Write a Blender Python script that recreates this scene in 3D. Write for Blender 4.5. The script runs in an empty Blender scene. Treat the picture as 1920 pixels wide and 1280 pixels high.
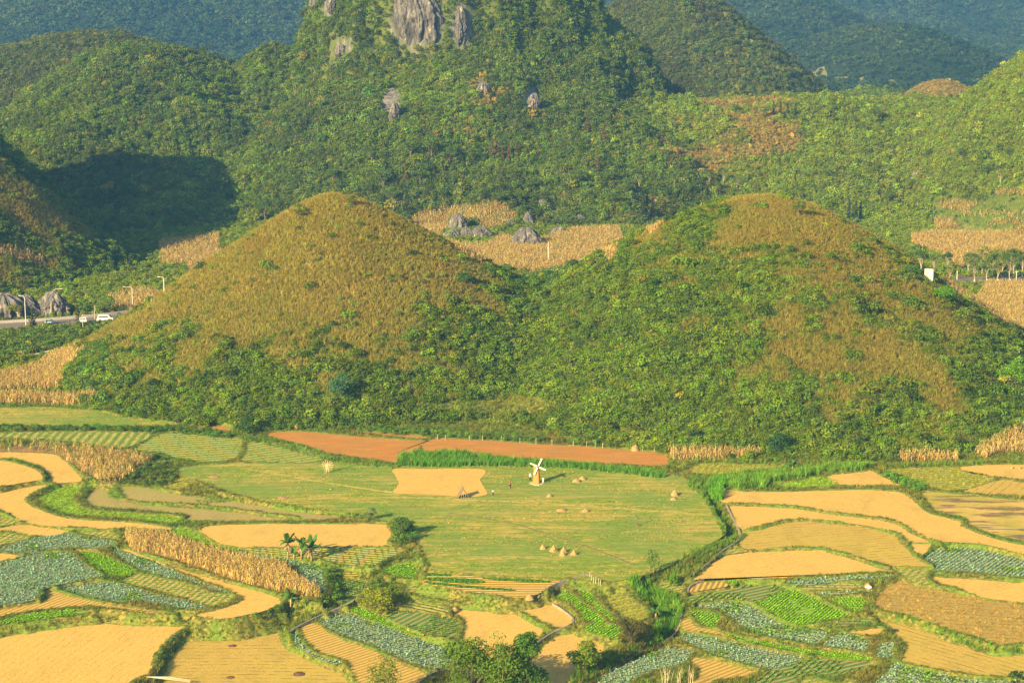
import bpy, math, random
import numpy as np
from mathutils import Vector, Matrix, Euler

random.seed(7)
R = math.radians
scene = bpy.context.scene

# ------------------------------------------------------------------ camera, sky, sun, exposure
CAM_H = 111.0
PITCH = math.atan(701 / 3600.0)
cam_d = bpy.data.cameras.new("camera")
cam = bpy.data.objects.new("camera", cam_d)
scene.collection.objects.link(cam)
cam.location = (0, 0, CAM_H)
cam.rotation_euler = (math.pi / 2 - PITCH, 0, 0)
cam_d.sensor_width = 36
cam_d.lens = 67.5
cam_d.clip_start = 1.0
cam_d.clip_end = 20000
scene.camera = cam

SUN_EL = R(23)
SUN_H = (-0.63, -0.777)                    # horizontal direction towards the sun (behind the camera, left)
world = bpy.data.worlds.new("World")
scene.world = world
world.use_nodes = True
nt = world.node_tree
nt.nodes.clear()
sky = nt.nodes.new("ShaderNodeTexSky")
sky.sky_type = 'NISHITA'
sky.sun_disc = False
sky.sun_elevation = SUN_EL
sky.sun_rotation = math.atan2(SUN_H[0], SUN_H[1])
sky.air_density = 1.0
sky.dust_density = 1.5
bg = nt.nodes.new("ShaderNodeBackground")
bg.inputs['Strength'].default_value = 0.07
wo = nt.nodes.new("ShaderNodeOutputWorld")
nt.links.new(sky.outputs[0], bg.inputs[0])
nt.links.new(bg.outputs[0], wo.inputs[0])

sun_d = bpy.data.lights.new("sun", 'SUN')
sun_d.energy = 5.0
sun_d.angle = R(0.5)
sun_d.color = (1.0, 0.77, 0.38)
sun = bpy.data.objects.new("sun", sun_d)
scene.collection.objects.link(sun)
sdir = Vector((SUN_H[0] * math.cos(SUN_EL), SUN_H[1] * math.cos(SUN_EL), math.sin(SUN_EL)))
sun.rotation_euler = sdir.to_track_quat('Z', 'Y').to_euler()
sun.location = (-300, -300, 400)

scene.view_settings.view_transform = 'Standard'
scene.view_settings.look = 'None'
scene.view_settings.gamma = 1
scene.view_settings.exposure = 1.48
cy = scene.cycles
cy.max_bounces = 4
cy.diffuse_bounces = 2
cy.glossy_bounces = 1
cy.transmission_bounces = 2
cy.volume_bounces = 0
cy.transparent_max_bounces = 4

# ------------------------------------------------------------------ projection helpers
ct, st = math.cos(PITCH), math.sin(PITCH)

def ray(px, py):
    f, r, u = 3600.0, px - 960.0, 640.0 - py
    return np.array([r, f * ct + u * st, -f * st + u * ct])

def at(px, py, z=0.0):
    d = ray(px, py)
    t = (z - CAM_H) / d[2]
    return np.array([d[0] * t, d[1] * t, z])

def project(x, y, z):
    dz = z - CAM_H
    depth = y * ct - dz * st
    up = y * st + dz * ct
    return 960 + 3600 * x / depth, 640 - 3600 * up / depth

# ------------------------------------------------------------------ noise
def _hash(ix, iy, seed):
    h = (ix.astype(np.int64) * 374761393 + iy.astype(np.int64) * 668265263 + seed * 974711) & 0x7fffffff
    h = ((h ^ (h >> 13)) * 1274126177) & 0x7fffffff
    h = h ^ (h >> 16)
    return (h & 0xffff) / 65535.0

def vnoise(x, y, seed=0):
    x = np.asarray(x, float); y = np.asarray(y, float)
    ix, iy = np.floor(x), np.floor(y)
    fx, fy = x - ix, y - iy
    fx = fx * fx * (3 - 2 * fx); fy = fy * fy * (3 - 2 * fy)
    a = _hash(ix, iy, seed); b = _hash(ix + 1, iy, seed)
    c = _hash(ix, iy + 1, seed); d = _hash(ix + 1, iy + 1, seed)
    return (a + (b - a) * fx) * (1 - fy) + (c + (d - c) * fx) * fy

def fbm(x, y, sc, oct=4, seed=0):
    s = 0; a = 1.0; tot = 0
    x = np.asarray(x, float) / sc; y = np.asarray(y, float) / sc
    for i in range(oct):
        s = s + a * (vnoise(x + i * 17.3, y - i * 9.1, seed + i) - 0.5) * 2
        tot += a; a *= 0.5; x = x * 2.03; y = y * 2.03
    return s / tot

def sstep(a, b, x):
    t = np.clip((x - a) / (b - a), 0, 1)
    return t * t * (3 - 2 * t)

# ------------------------------------------------------------------ terrain
def cone(x, y, cx, cy_, H, rl, rr, rf, rb, k=0.03, nz=0.06, ns=30, seed=1):
    dx, dy = x - cx, y - cy_
    t = np.sqrt((dx / np.where(dx < 0, rl, rr)) ** 2 + (dy / np.where(dy < 0, rf, rb)) ** 2)
    t = t * (1 + nz * fbm(x, y, ns, 3, seed))
    q = (np.sqrt(t * t + k) - math.sqrt(k)) / (math.sqrt(1 + k) - math.sqrt(k))
    h = H * (1 - q)
    w = 3.0
    return np.where(h > 6 * w, h, w * np.log1p(np.exp(np.clip(h, -200, 6 * w) / w))) - (0.0)

COMP = ['left twin hill', 'right twin hill', 'left hill', 'foothill', 'left ridge', 'rear left ridge', 'crag',
        'right cone', 'right slope', 'brown knoll', 'green knoll', 'rear karst', 'rear karst', 'far range']

def comps(x, y):
    c = []
    c.append(cone(x, y, -51, 545, 48.0, 80, 92, 84, 78, 0.009, 0.03, 34, 1))
    c.append(cone(x, y, 72, 545, 47.5, 96, 86, 118, 84, 0.06, 0.035, 34, 5))
    c.append(cone(x, y, -296, 726, 125, 90, 150, 114, 85, 0.01, 0.05, 30, 9))
    # broad wooded ramp behind the corn valley
    ramp = 40 * sstep(835, 1010, y + 26 * fbm(x, y, 90, 3, 21)) * (1 - 0.55 * sstep(1030, 1180, y))
    ramp = ramp + 5 * fbm(x, y, 40, 4, 22) * sstep(830, 900, y)
    rel = 9 * (0.35 - np.abs(fbm(x, y, 48, 4, 24))) * sstep(860, 930, y)
    c.append((ramp + rel) * sstep(-300, -200, x) * sstep(350, 270, x) * sstep(1450, 1300, y))
    lr = cone(x, y, -203, 1045, 69, 112, 165, 215, 170, 0.04, 0.20, 50, 31)
    lr = np.maximum(lr, cone(x, y, -126, 1045, 67, 75, 70, 90, 100, 0.06, 0.2, 25, 33))
    c.append(lr + rel * 1.1 * sstep(4, 16, lr))
    c.append(cone(x, y, -262, 1230, 70, 220, 150, 180, 200, 0.10, 0.14, 50, 37))
    # the crag: skirt and steep top with buttresses
    dx, dy = x + 32, y - 1040
    th = np.arctan2(dx, -dy)
    bt = 0.42 * np.abs(fbm(x, y, 40, 4, 41)) + 0.10 * vnoise(x / 9.0, y / 30.0, 42)
    t = ((np.abs(dx) / 88) ** 2.2 + (np.abs(dy) / np.where(dy < 0, 64, 84)) ** 2.2) ** (1 / 2.2) * (1 + bt + 0.04 * fbm(x, y, 12, 3, 43))
    top = 46 * sstep(1.10, 0.86, t) + 30 * sstep(0.95, 0.25, t) + 12 * fbm(x, y, 17, 4, 44) * sstep(1.25, 0.95, t)
    skirt = cone(x, y, -32, 1040, 116, 178, 185, 215, 200, 0.02, 0.16, 45, 45)
    cg = np.maximum(skirt * 0.72 + top + rel * sstep(3, 15, skirt), cone(x, y, 34, 1050, 92, 80, 82, 120, 110, 0.05, 0.28, 22, 47))
    c.append(np.where(cg > 96, 96 + (cg - 96) * 0.28, cg))
    c.append(cone(x, y, 105, 1350, 108, 122, 145, 170, 170, 0.02, 0.04, 40, 51))
    c.append(cone(x, y, 345, 925, 135, 175, 175, 190, 190, 0.03, 0.09, 45, 55))
    c.append(cone(x, y, 268, 1205, 43, 58, 60, 90, 90, 0.15, 0.05, 30, 61))
    c.append(cone(x, y, 245, 1300, 30, 75, 75, 90, 90, 0.20, 0.15, 20, 63))
    c.append(cone(x, y, 408, 2100, 50, 165, 140, 240, 240, 0.25, 0.22, 45, 67))
    c.append(cone(x, y, 326, 2500, 84, 235, 200, 330, 330, 0.14, 0.22, 60, 71))
    rd = 1 - np.abs(fbm(x, y, 900, 4, 81))
    far = sstep(2300, 5600, y + 450 * fbm(x, y, 900, 3, 83) + 500 * sstep(0, -600, x)) * (120 + 620 * rd ** 2) \
        + 30 * fbm(x, y, 230, 4, 85) * sstep(2300, 3000, y)
    c.append(far)
    return c

def T_id(x, y):
    c = np.stack(comps(np.asarray(x, float), np.asarray(y, float)))
    srt = np.sort(c, axis=0)
    m1, m2 = srt[-1], srt[-2]
    k = 7.0
    h = np.maximum(m1, m2) + 0.25 * np.clip(k - np.abs(m1 - m2), 0, k) ** 2 / k * sstep(4, 12, m2)
    idx = np.argmax(c, axis=0)
    flat = m1 < 1.2
    h = h - 1.0
    h = np.where(h < 0, h * 0.15, h)
    return h, np.where(flat, -1, idx)

def T(x, y):
    return T_id(x, y)[0]

# ------------------------------------------------------------------ object helpers
def link(o, parent=None):
    scene.collection.objects.link(o)
    if parent is not None:
        o.parent = parent
    return o

def tag(o, label=None, cat=None, group=None, kind=None):
    if label: o['label'] = label
    if cat: o['category'] = cat
    if group: o['group'] = group
    if kind: o['kind'] = kind
    return o

def mesh_np(name, V, F, mats=(), midx=None, smooth=False, attrs=None):
    """V (n,3); F (m,k) constant k, or list of tuples"""
    me = bpy.data.meshes.new(name)
    if isinstance(F, np.ndarray):
        V = np.asarray(V, np.float32)
        me.vertices.add(len(V)); me.vertices.foreach_set('co', V.ravel())
        m, k = F.shape
        me.loops.add(m * k); me.loops.foreach_set('vertex_index', F.astype(np.int32).ravel())
        me.polygons.add(m)
        me.polygons.foreach_set('loop_start', np.arange(0, m * k, k, dtype=np.int32))
        me.polygons.foreach_set('loop_total', np.full(m, k, np.int32))
    else:
        me.from_pydata([tuple(map(float, v)) for v in V], [], [tuple(int(i) for i in f) for f in F])
    for mm in mats: me.materials.append(mm)
    if midx is not None: me.polygons.foreach_set('material_index', np.asarray(midx, np.int32))
    if smooth: me.polygons.foreach_set('use_smooth', np.ones(len(me.polygons), bool))
    if attrs:
        for an, (dom, typ, val) in attrs.items():
            a = me.attributes.new(an, typ, dom)
            val = np.asarray(val, np.float32)
            if typ == 'FLOAT': a.data.foreach_set('value', val.ravel())
            elif typ == 'FLOAT_VECTOR': a.data.foreach_set('vector', val.ravel())
            elif typ == 'FLOAT_COLOR': a.data.foreach_set('color', val.ravel())
    me.update(calc_edges=True)
    me.validate()
    return me

def mobj(name, me, parent=None):
    return link(bpy.data.objects.new(name, me), parent)

def empty(name, loc, rz=0.0, scale=1.0):
    o = bpy.data.objects.new(name, None)
    o.empty_display_size = 0.5
    link(o)
    o.location = loc
    o.rotation_euler = (0, 0, rz)
    o.scale = (scale,) * 3
    return o

def copy_thing(root, loc, rz, s=1.0, label=None, group=None):
    c = root.copy(); scene.collection.objects.link(c)
    c.location = loc; c.rotation_euler = (0, 0, rz); c.scale = (s,) * 3
    if label: c['label'] = label
    if group: c['group'] = group
    for ch in [o for o in root.children]:
        d = ch.copy(); scene.collection.objects.link(d); d.parent = c
        for g in [o for o in ch.children]:
            e = g.copy(); scene.collection.objects.link(e); e.parent = d
    return c

class MB:
    """collects simple shapes into one mesh"""
    def __init__(s): s.v = []; s.f = []
    def add(s, vs, fs):
        b = len(s.v); s.v += [tuple(v) for v in vs]; s.f += [tuple(i + b for i in f) for f in fs]
    def box(s, c, d, rot=None, taper=1.0):
        M = rot if rot is not None else Matrix.Identity(3)
        vs = []
        for sz in (-.5, .5):
            k = taper if sz > 0 else 1.0
            for sx, sy in ((-.5, -.5), (.5, -.5), (.5, .5), (-.5, .5)):
                p = M @ Vector((sx * d[0] * k, sy * d[1] * k, sz * d[2]))
                vs.append((p.x + c[0], p.y + c[1], p.z + c[2]))
        s.add(vs, [(3, 2, 1, 0), (4, 5, 6, 7), (0, 1, 5, 4), (1, 2, 6, 5), (2, 3, 7, 6), (3, 0, 4, 7)])
    def tube(s, pts, rads, n=6, cap=True):
        pts = [Vector(p) for p in pts]; rings = []
        for i, p in enumerate(pts):
            d = (pts[min(i + 1, len(pts) - 1)] - pts[max(i - 1, 0)])
            d = d.normalized() if d.length > 1e-6 else Vector((0, 0, 1))
            a = d.cross(Vector((0, 1, 0.13))); 
            if a.length < 0.1: a = d.cross(Vector((1, 0, 0)))
            a.normalize(); b = d.cross(a)
            r = rads[i] if hasattr(rads, '__len__') else rads
            rings.append([p + (a * math.cos(2 * math.pi * k / n) + b * math.sin(2 * math.pi * k / n)) * r for k in range(n)])
        vs = [v for rg in rings for v in rg]; fs = []
        for i in range(len(pts) - 1):
            for k in range(n):
                fs.append((i * n + k, i * n + (k + 1) % n, (i + 1) * n + (k + 1) % n, (i + 1) * n + k))
        if cap:
            fs.append(tuple(range(n))[::-1]); fs.append(tuple((len(pts) - 1) * n + k for k in range(n)))
        s.add(vs, fs)
    def lathe(s, prof, n=12, c=(0, 0, 0), jit=0.0, rng=random):
        vs = []
        for r, z in prof:
            for k in range(n):
                a = 2 * math.pi * k / n; rr = r * (1 + jit * rng.uniform(-1, 1))
                vs.append((c[0] + rr * math.cos(a), c[1] + rr * math.sin(a), c[2] + z + (jit * r * 0.5 * rng.uniform(-1, 1))))
        fs = []
        for i in range(len(prof) - 1):
            for k in range(n):
                fs.append((i * n + k, i * n + (k + 1) % n, (i + 1) * n + (k + 1) % n, (i + 1) * n + k))
        fs.append(tuple(range(n))[::-1]); fs.append(tuple((len(prof) - 1) * n + k for k in range(n)))
        s.add(vs, fs)
    def build(s, name, mat, parent=None, smooth=False):
        me = mesh_np(name, s.v, s.f, [mat] if mat else [], smooth=smooth)
        return mobj(name, me, parent)

# ------------------------------------------------------------------ materials
class NM:
    def __init__(s, name):
        s.m = bpy.data.materials.new(name); s.m.use_nodes = True
        s.t = s.m.node_tree; s.t.nodes.clear()
        s.out = s.t.nodes.new("ShaderNodeOutputMaterial")
    def n(s, typ, **kw):
        nd = s.t.nodes.new(typ)
        for k, v in kw.items():
            if hasattr(nd, k) and k not in nd.inputs: setattr(nd, k, v)
            else: nd.inputs[k].default_value = v
        return nd
    def l(s, a, b): s.t.links.new(a, b)
    def pos(s, scale=(1, 1, 1), rotz=0.0):
        g = s.n("ShaderNodeNewGeometry")
        mp = s.n("ShaderNodeMapping")
        mp.inputs['Rotation'].default_value = (0, 0, rotz)
        mp.inputs['Scale'].default_value = scale
        s.l(g.outputs['Position'], mp.inputs['Vector'])
        return mp.outputs[0]
    def noise(s, vec, scale, detail=3, rough=0.6):
        nd = s.n("ShaderNodeTexNoise"); nd.inputs['Scale'].default_value = scale
        nd.inputs['Detail'].default_value = detail; nd.inputs['Roughness'].default_value = rough
        s.l(vec, nd.inputs['Vector']); return nd.outputs['Fac']
    def ramp(s, fac, stops):
        nd = s.n("ShaderNodeValToRGB"); cr = nd.color_ramp
        while len(cr.elements) < len(stops): cr.elements.new(0.5)
        for e, (p, c) in zip(cr.elements, stops):
            e.position = p; e.color = (*c, 1) if len(c) == 3 else c
        s.l(fac, nd.inputs[0]); return nd.outputs[0]
    def mix(s, fac, a, b, mode='MIX'):
        nd = s.n("ShaderNodeMix"); nd.data_type = 'RGBA'; nd.blend_type = mode
        for v, i in ((fac, 0), (a, 6), (b, 7)):
            if isinstance(v, (int, float)): nd.inputs[i].default_value = v
            elif isinstance(v, tuple): nd.inputs[i].default_value = (*v, 1)
            else: s.l(v, nd.inputs[i])
        return nd.outputs[2]
    def math(s, op, a, b=None, clamp=False):
        nd = s.n("ShaderNodeMath"); nd.operation = op; nd.use_clamp = clamp
        for v, i in ((a, 0), (b, 1)):
            if v is None: continue
            if isinstance(v, (int, float)): nd.inputs[i].default_value = v
            else: s.l(v, nd.inputs[i])
        return nd.outputs[0]
    def finish(s, col, rough=0.9, bump=None, bstr=0.5, bdist=0.1, spec=0.1, metal=0.0):
        p = s.n("ShaderNodeBsdfPrincipled")
        if isinstance(col, tuple): p.inputs['Base Color'].default_value = (*col, 1)
        else: s.l(col, p.inputs['Base Color'])
        p.inputs['Roughness'].default_value = rough
        p.inputs['Specular IOR Level'].default_value = spec
        p.inputs['Metallic'].default_value = metal
        if bump is not None:
            b = s.n("ShaderNodeBump"); b.inputs['Strength'].default_value = bstr
            b.inputs['Distance'].default_value = bdist
            s.l(bump, b.inputs['Height']); s.l(b.outputs[0], p.inputs['Normal'])
        s.l(p.outputs[0], s.out.inputs[0]); return s.m

_mc = {}
def flat_mat(name, col, rough=0.8, var=0.15, scale=3.0, spec=0.2, metal=0.0):
    if name in _mc: return _mc[name]
    m = NM(name)
    f = m.noise(m.pos(), scale, 3)
    c = m.ramp(f, [(0.3, tuple(v * (1 - var) for v in col)), (0.7, tuple(min(1, v * (1 + var)) for v in col))])
    _mc[name] = m.finish(c, rough, spec=spec, metal=metal); return _mc[name]

def leaf_mat(name, col=None, trans=0.3, lo=0.7, hi=1.32):
    """col None: colour comes per plant from the scatter attribute"""
    if name in _mc: return _mc[name]
    m = NM(name)
    v = m.n("ShaderNodeAttribute"); v.attribute_name = 'v'
    mr = m.n("ShaderNodeMapRange"); mr.inputs['To Min'].default_value = lo; mr.inputs['To Max'].default_value = hi
    m.l(v.outputs['Fac'], mr.inputs['Value'])
    if col is None:
        a = m.n("ShaderNodeAttribute"); a.attribute_type = 'INSTANCER'; a.attribute_name = 'col'
        base = a.outputs['Color']
    else:
        nz = m.noise(m.pos(), 0.9, 3)
        base = m.ramp(nz, [(0.3, tuple(c * 0.75 for c in col)), (0.7, tuple(c * 1.25 for c in col))])
    vm = m.n("ShaderNodeVectorMath"); vm.operation = 'SCALE'
    m.l(base, vm.inputs[0]); m.l(mr.outputs[0], vm.inputs['Scale'])
    d = m.n("ShaderNodeBsdfDiffuse"); tr = m.n("ShaderNodeBsdfTranslucent")
    m.l(vm.outputs[0], d.inputs[0]); m.l(vm.outputs[0], tr.inputs[0])
    mx = m.n("ShaderNodeMixShader"); mx.inputs[0].default_value = trans
    m.l(d.outputs[0], mx.inputs[1]); m.l(tr.outputs[0], mx.inputs[2]); m.l(mx.outputs[0], m.out.inputs[0])
    _mc[name] = m.m; return m.m

LEAF = leaf_mat('plant_leaves')
BARK = flat_mat('bark', (0.16, 0.12, 0.08), 0.95, 0.3, 4)
PALEBARK = flat_mat('pale_bark', (0.42, 0.34, 0.25), 0.95, 0.25, 4)

# ground of the valley floor: grassy banks
def m_bank():
    m = NM('bank_grass')
    a = m.noise(m.pos(), 0.12, 4); b = m.noise(m.pos(), 1.3, 4)
    c1 = m.ramp(b, [(0.35, (0.09, 0.10, 0.02)), (0.52, (0.17, 0.165, 0.03)), (0.66, (0.34, 0.26, 0.06))])
    c2 = m.ramp(b, [(0.35, (0.08, 0.14, 0.02)), (0.65, (0.18, 0.24, 0.03))])
    c = m.mix(m.ramp(a, [(0.42, (0, 0, 0)), (0.58, (1, 1, 1))]), c1, c2)
    return m.finish(c, 0.95, b, 0.8, 0.25)

def m_slope(name, cols, sc=0.25):
    m = NM(name)
    b = m.noise(m.pos(), sc, 5)
    g = m.n("ShaderNodeAttribute"); g.attribute_name = 'rock'
    c = m.ramp(b, [(0.3, cols[0]), (0.5, cols[1]), (0.7, cols[2])])
    r = m.ramp(m.noise(m.pos((1, 1, 0.25)), 0.5, 5), [(0.35, (0.08, 0.08, 0.075)), (0.6, (0.24, 0.22, 0.19)), (0.8, (0.45, 0.40, 0.32))])
    c = m.mix(g.outputs['Fac'], c, r)
    return m.finish(c, 0.95, b, 0.8, 0.8)

def m_stubble(name, cols, ang, row=1.6, line=0.35, dist=3.0):
    m = NM(name)
    p = m.pos((1, 1, 1), ang)
    big = m.noise(p, 0.06, 3); fine = m.noise(m.pos((1.0, 1.0, 1), ang), 2.2, 5, 0.75)
    md = m.noise(p, 0.5, 4)
    c = m.ramp(fine, [(0.28, cols[0]), (0.5, cols[1]), (0.72, cols[2])])
    c = m.mix(m.ramp(big, [(0.4, (0, 0, 0)), (0.65, (0.5, 0.5, 0.5))]), c, cols[3])
    w = m.n("ShaderNodeTexWave"); w.wave_type = 'BANDS'; w.bands_direction = 'X'
    w.inputs['Scale'].default_value = 0.314 / row; w.inputs['Distortion'].default_value = dist
    w.inputs['Detail'].default_value = 2; w.inputs['Detail Scale'].default_value = 0.25 
    m.l(p, w.inputs['Vector'])
    ln = m.ramp(w.outputs['Fac'], [(0.0, (1, 1, 1)), (0.10, (0, 0, 0))])
    msk = m.ramp(md, [(0.42, (0, 0, 0)), (0.6, (1, 1, 1))])
    f = m.math('MULTIPLY', ln, msk); f = m.math('MULTIPLY', f, line)
    c = m.mix(f, c, tuple(v * 0.45 for v in cols[0]))
    pt = m.noise(m.pos((1, 0.6, 1), ang + 0.5), 0.16, 5, 0.7)
    c = m.mix(m.ramp(pt, [(0.50, (0, 0, 0)), (0.72, (0.55, 0.55, 0.55))]), c, tuple(v * q for v, q in zip(cols[1], (0.62, 0.72, 0.7))))
    spk = m.noise(m.pos((1, 0.5, 1), ang), 4.5, 2, 0.6)
    c = m.mix(m.ramp(spk, [(0.60, (0, 0, 0)), (0.70, (0.5, 0.5, 0.5))]), c, tuple(v * 0.5 for v in cols[0]))
    hgt = m.math('SUBTRACT', fine, m.math('MULTIPLY', f, 1.0))
    return m.finish(c, 0.95, hgt, 0.7, 0.12)

def m_meadow():
    m = NM('meadow_grass')
    p = m.pos((0.35, 1.0, 1), R(6))
    s1 = m.noise(p, 0.30, 6, 0.72); s2 = m.noise(p, 1.5, 6, 0.8); s0 = m.noise(m.pos((0.6, 1, 1), -0.2), 0.045, 3)
    g = m.ramp(s2, [(0.36, (0.11, 0.18, 0.02)), (0.5, (0.23, 0.30, 0.03)), (0.64, (0.38, 0.41, 0.05))])
    gold = m.ramp(s2, [(0.36, (0.30, 0.27, 0.05)), (0.64, (0.62, 0.45, 0.10))])
    f = m.math('ADD', m.math('MULTIPLY', s1, 0.75), m.math('MULTIPLY', s0, 0.35))
    c = m.mix(m.ramp(f, [(0.51, (0, 0, 0)), (0.59, (0.9, 0.9, 0.9))]), g, gold)
    w = m.n("ShaderNodeTexWave"); w.wave_type = 'BANDS'; w.bands_direction = 'Y'
    w.inputs['Scale'].default_value = 0.11; w.inputs['Distortion'].default_value = 7.0; w.inputs['Detail'].default_value = 3; w.inputs['Detail Scale'].default_value = 0.35
    m.l(m.pos((0.35, 1, 1), R(-8)), w.inputs['Vector'])
    big = m.noise(m.pos((0.7, 1, 1), 0.3), 0.05, 4, 0.6)
    wm = m.math('MULTIPLY', m.ramp(w.outputs['Fac'], [(0.0, (1, 1, 1)), (0.35, (0, 0, 0))]), 0.5)
    c = m.mix(wm, c, m.mix(s2, (0.10, 0.16, 0.02), (0.30, 0.26, 0.05)))
    c = m.mix(m.ramp(big, [(0.44, (0, 0, 0)), (0.56, (0.55, 0.55, 0.55))]), c, m.mix(s2, (0.09, 0.19, 0.03), (0.22, 0.33, 0.05)))
    return m.finish(c, 0.95, s2, 0.9, 0.2)

def m_rows(name, soil, green, ang, row=1.2, duty=0.5):
    m = NM(name)
    p = m.pos((1, 1, 1), ang)
    w = m.n("ShaderNodeTexWave"); w.wave_type = 'BANDS'; w.bands_direction = 'X'
    w.inputs['Scale'].default_value = 0.314 / row; w.inputs['Distortion'].default_value = 2.6
    w.inputs['Detail'].default_value = 2; w.inputs['Detail Scale'].default_value = 0.3
    m.l(p, w.inputs['Vector'])
    b = m.noise(m.pos(), 1.6, 4)
    s = m.ramp(b, [(0.3, tuple(v * 0.75 for v in soil)), (0.7, tuple(v * 1.15 for v in soil))])
    g = m.ramp(b, [(0.3, tuple(v * 0.7 for v in green)), (0.7, tuple(v * 1.25 for v in green))])
    c = m.mix(m.ramp(m.math('ADD', w.outputs['Fac'], m.math('MULTIPLY', m.math('SUBTRACT', b, 0.5), 1.8)), [(duty - 0.1, (0, 0, 0)), (duty + 0.1, (1, 1, 1))]), s, g)
    return m.finish(c, 0.95, w.outputs['Fac'], 0.6, 0.25)

def m_burn():
    m = NM('burnt_stubble')
    p = m.pos((0.30, 1.3, 1), R(32))
    a = m.noise(p, 0.22, 5, 0.65); b = m.noise(m.pos(), 0.11, 3); f = m.noise(m.pos(), 2.0, 4)
    base = m.mix(m.ramp(b, [(0.42, (0, 0, 0)), (0.58, (1, 1, 1))]), (0.56, 0.38, 0.09), (0.40, 0.33, 0.05))
    dark = m.ramp(f, [(0.3, (0.09, 0.06, 0.04)), (0.7, (0.26, 0.18, 0.09))])
    c = m.mix(m.ramp(a, [(0.515, (0, 0, 0)), (0.56, (0.85, 0.85, 0.85))]), base, dark)
    return m.finish(c, 0.95, f, 0.6, 0.1)

def m_red():
    m = NM('red_soil')
    a = m.noise(m.pos(), 0.15, 3); f = m.noise(m.pos(), 2.4, 5, 0.8)
    c = m.ramp(f, [(0.28, (0.34, 0.13, 0.025)), (0.5, (0.50, 0.21, 0.04)), (0.64, (0.56, 0.26, 0.06)), (0.72, (0.80, 0.55, 0.28))])
    c = m.mix(m.ramp(a, [(0.4, (0, 0, 0)), (0.7, (0.5, 0.5, 0.5))]), c, (0.30, 0.20, 0.05))
    st_ = m.noise(m.pos((0.12, 1.2, 1), 0.05), 0.8, 4, 0.7)
    c = m.mix(m.ramp(st_, [(0.48, (0, 0, 0)), (0.66, (0.6, 0.6, 0.6))]), c, (0.62, 0.33, 0.10))
    return m.finish(c, 0.95, f, 0.9, 0.15)

BANK = m_bank()
STRAW = ((0.45, 0.275, 0.06), (0.66, 0.41, 0.095), (0.77, 0.50, 0.14), (0.68, 0.43, 0.10))
STRAW2 = ((0.38, 0.26, 0.05), (0.52, 0.35, 0.07), (0.62, 0.43, 0.09), (0.50, 0.38, 0.06))
BROWN = ((0.24, 0.15, 0.04), (0.42, 0.29, 0.06), (0.56, 0.40, 0.09), (0.36, 0.24, 0.06))
PALE = ((0.26, 0.20, 0.06), (0.39, 0.30, 0.10), (0.46, 0.37, 0.12), (0.31, 0.33, 0.05))
MEADOW = m_meadow()
_fm = {}
def field_mat(kind, ang):
    k = (kind, round(ang / 15) * 15)
    if k in _fm: return _fm[k]
    a = R(k[1])
    if kind == 'S': m = m_stubble('rice_stubble', STRAW, a, 1.5, 0.35, 5.0)
    elif kind == 'T': m = m_stubble('rice_stubble_lined', STRAW2, a, 1.6, 0.85, 4.0)
    elif kind == 'B': m = m_stubble('brown_stubble', BROWN, a, 1.8, 0.7, 5)
    elif kind == 'K': m = m_stubble('pale_stubble', PALE, a, 1.4, 0.3, 2)
    elif kind == 'Q': m = m_rows('ploughed_rows', (0.64, 0.41, 0.09), (0.36, 0.24, 0.05), a, 1.0, 0.66)
    elif kind in 'YV': m = m_rows('rice_regrowth', (0.30, 0.29, 0.05) if kind == 'Y' else (0.20, 0.30, 0.03), (0.34, 0.33, 0.04) if kind == 'Y' else (0.24, 0.38, 0.02), a, 1.5, 0.5)
    elif kind == 'W': m = m_rows('vegetable_rows', (0.50, 0.36, 0.11), (0.24, 0.31, 0.04), a, 1.3, 0.42)
    elif kind == 'C': m = m_rows('cabbage_soil', (0.32, 0.32, 0.14), (0.24, 0.30, 0.14), a, 1.6, 0.4)
    elif kind == 'L': m = m_rows('lettuce_soil', (0.27, 0.34, 0.04), (0.18, 0.36, 0.02), a, 1.2, 0.3)
    elif kind == 'D': m = m_rows('leafy_soil', (0.34, 0.30, 0.09), (0.11, 0.20, 0.04), a, 1.3, 0.4)
    elif kind == 'R': m = m_red()
    elif kind == 'X': m = m_burn()
    elif kind == 'M': m = flat_mat('maize_soil', (0.30, 0.19, 0.08), 0.95, 0.3, 1.0)
    elif kind == 'H': m = m_rows('mown_hay_rows', (0.40, 0.37, 0.08), (0.19, 0.27, 0.04), a, 2.1, 0.5)
    else: m = MEADOW
    _fm[k] = m
    return m

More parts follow.
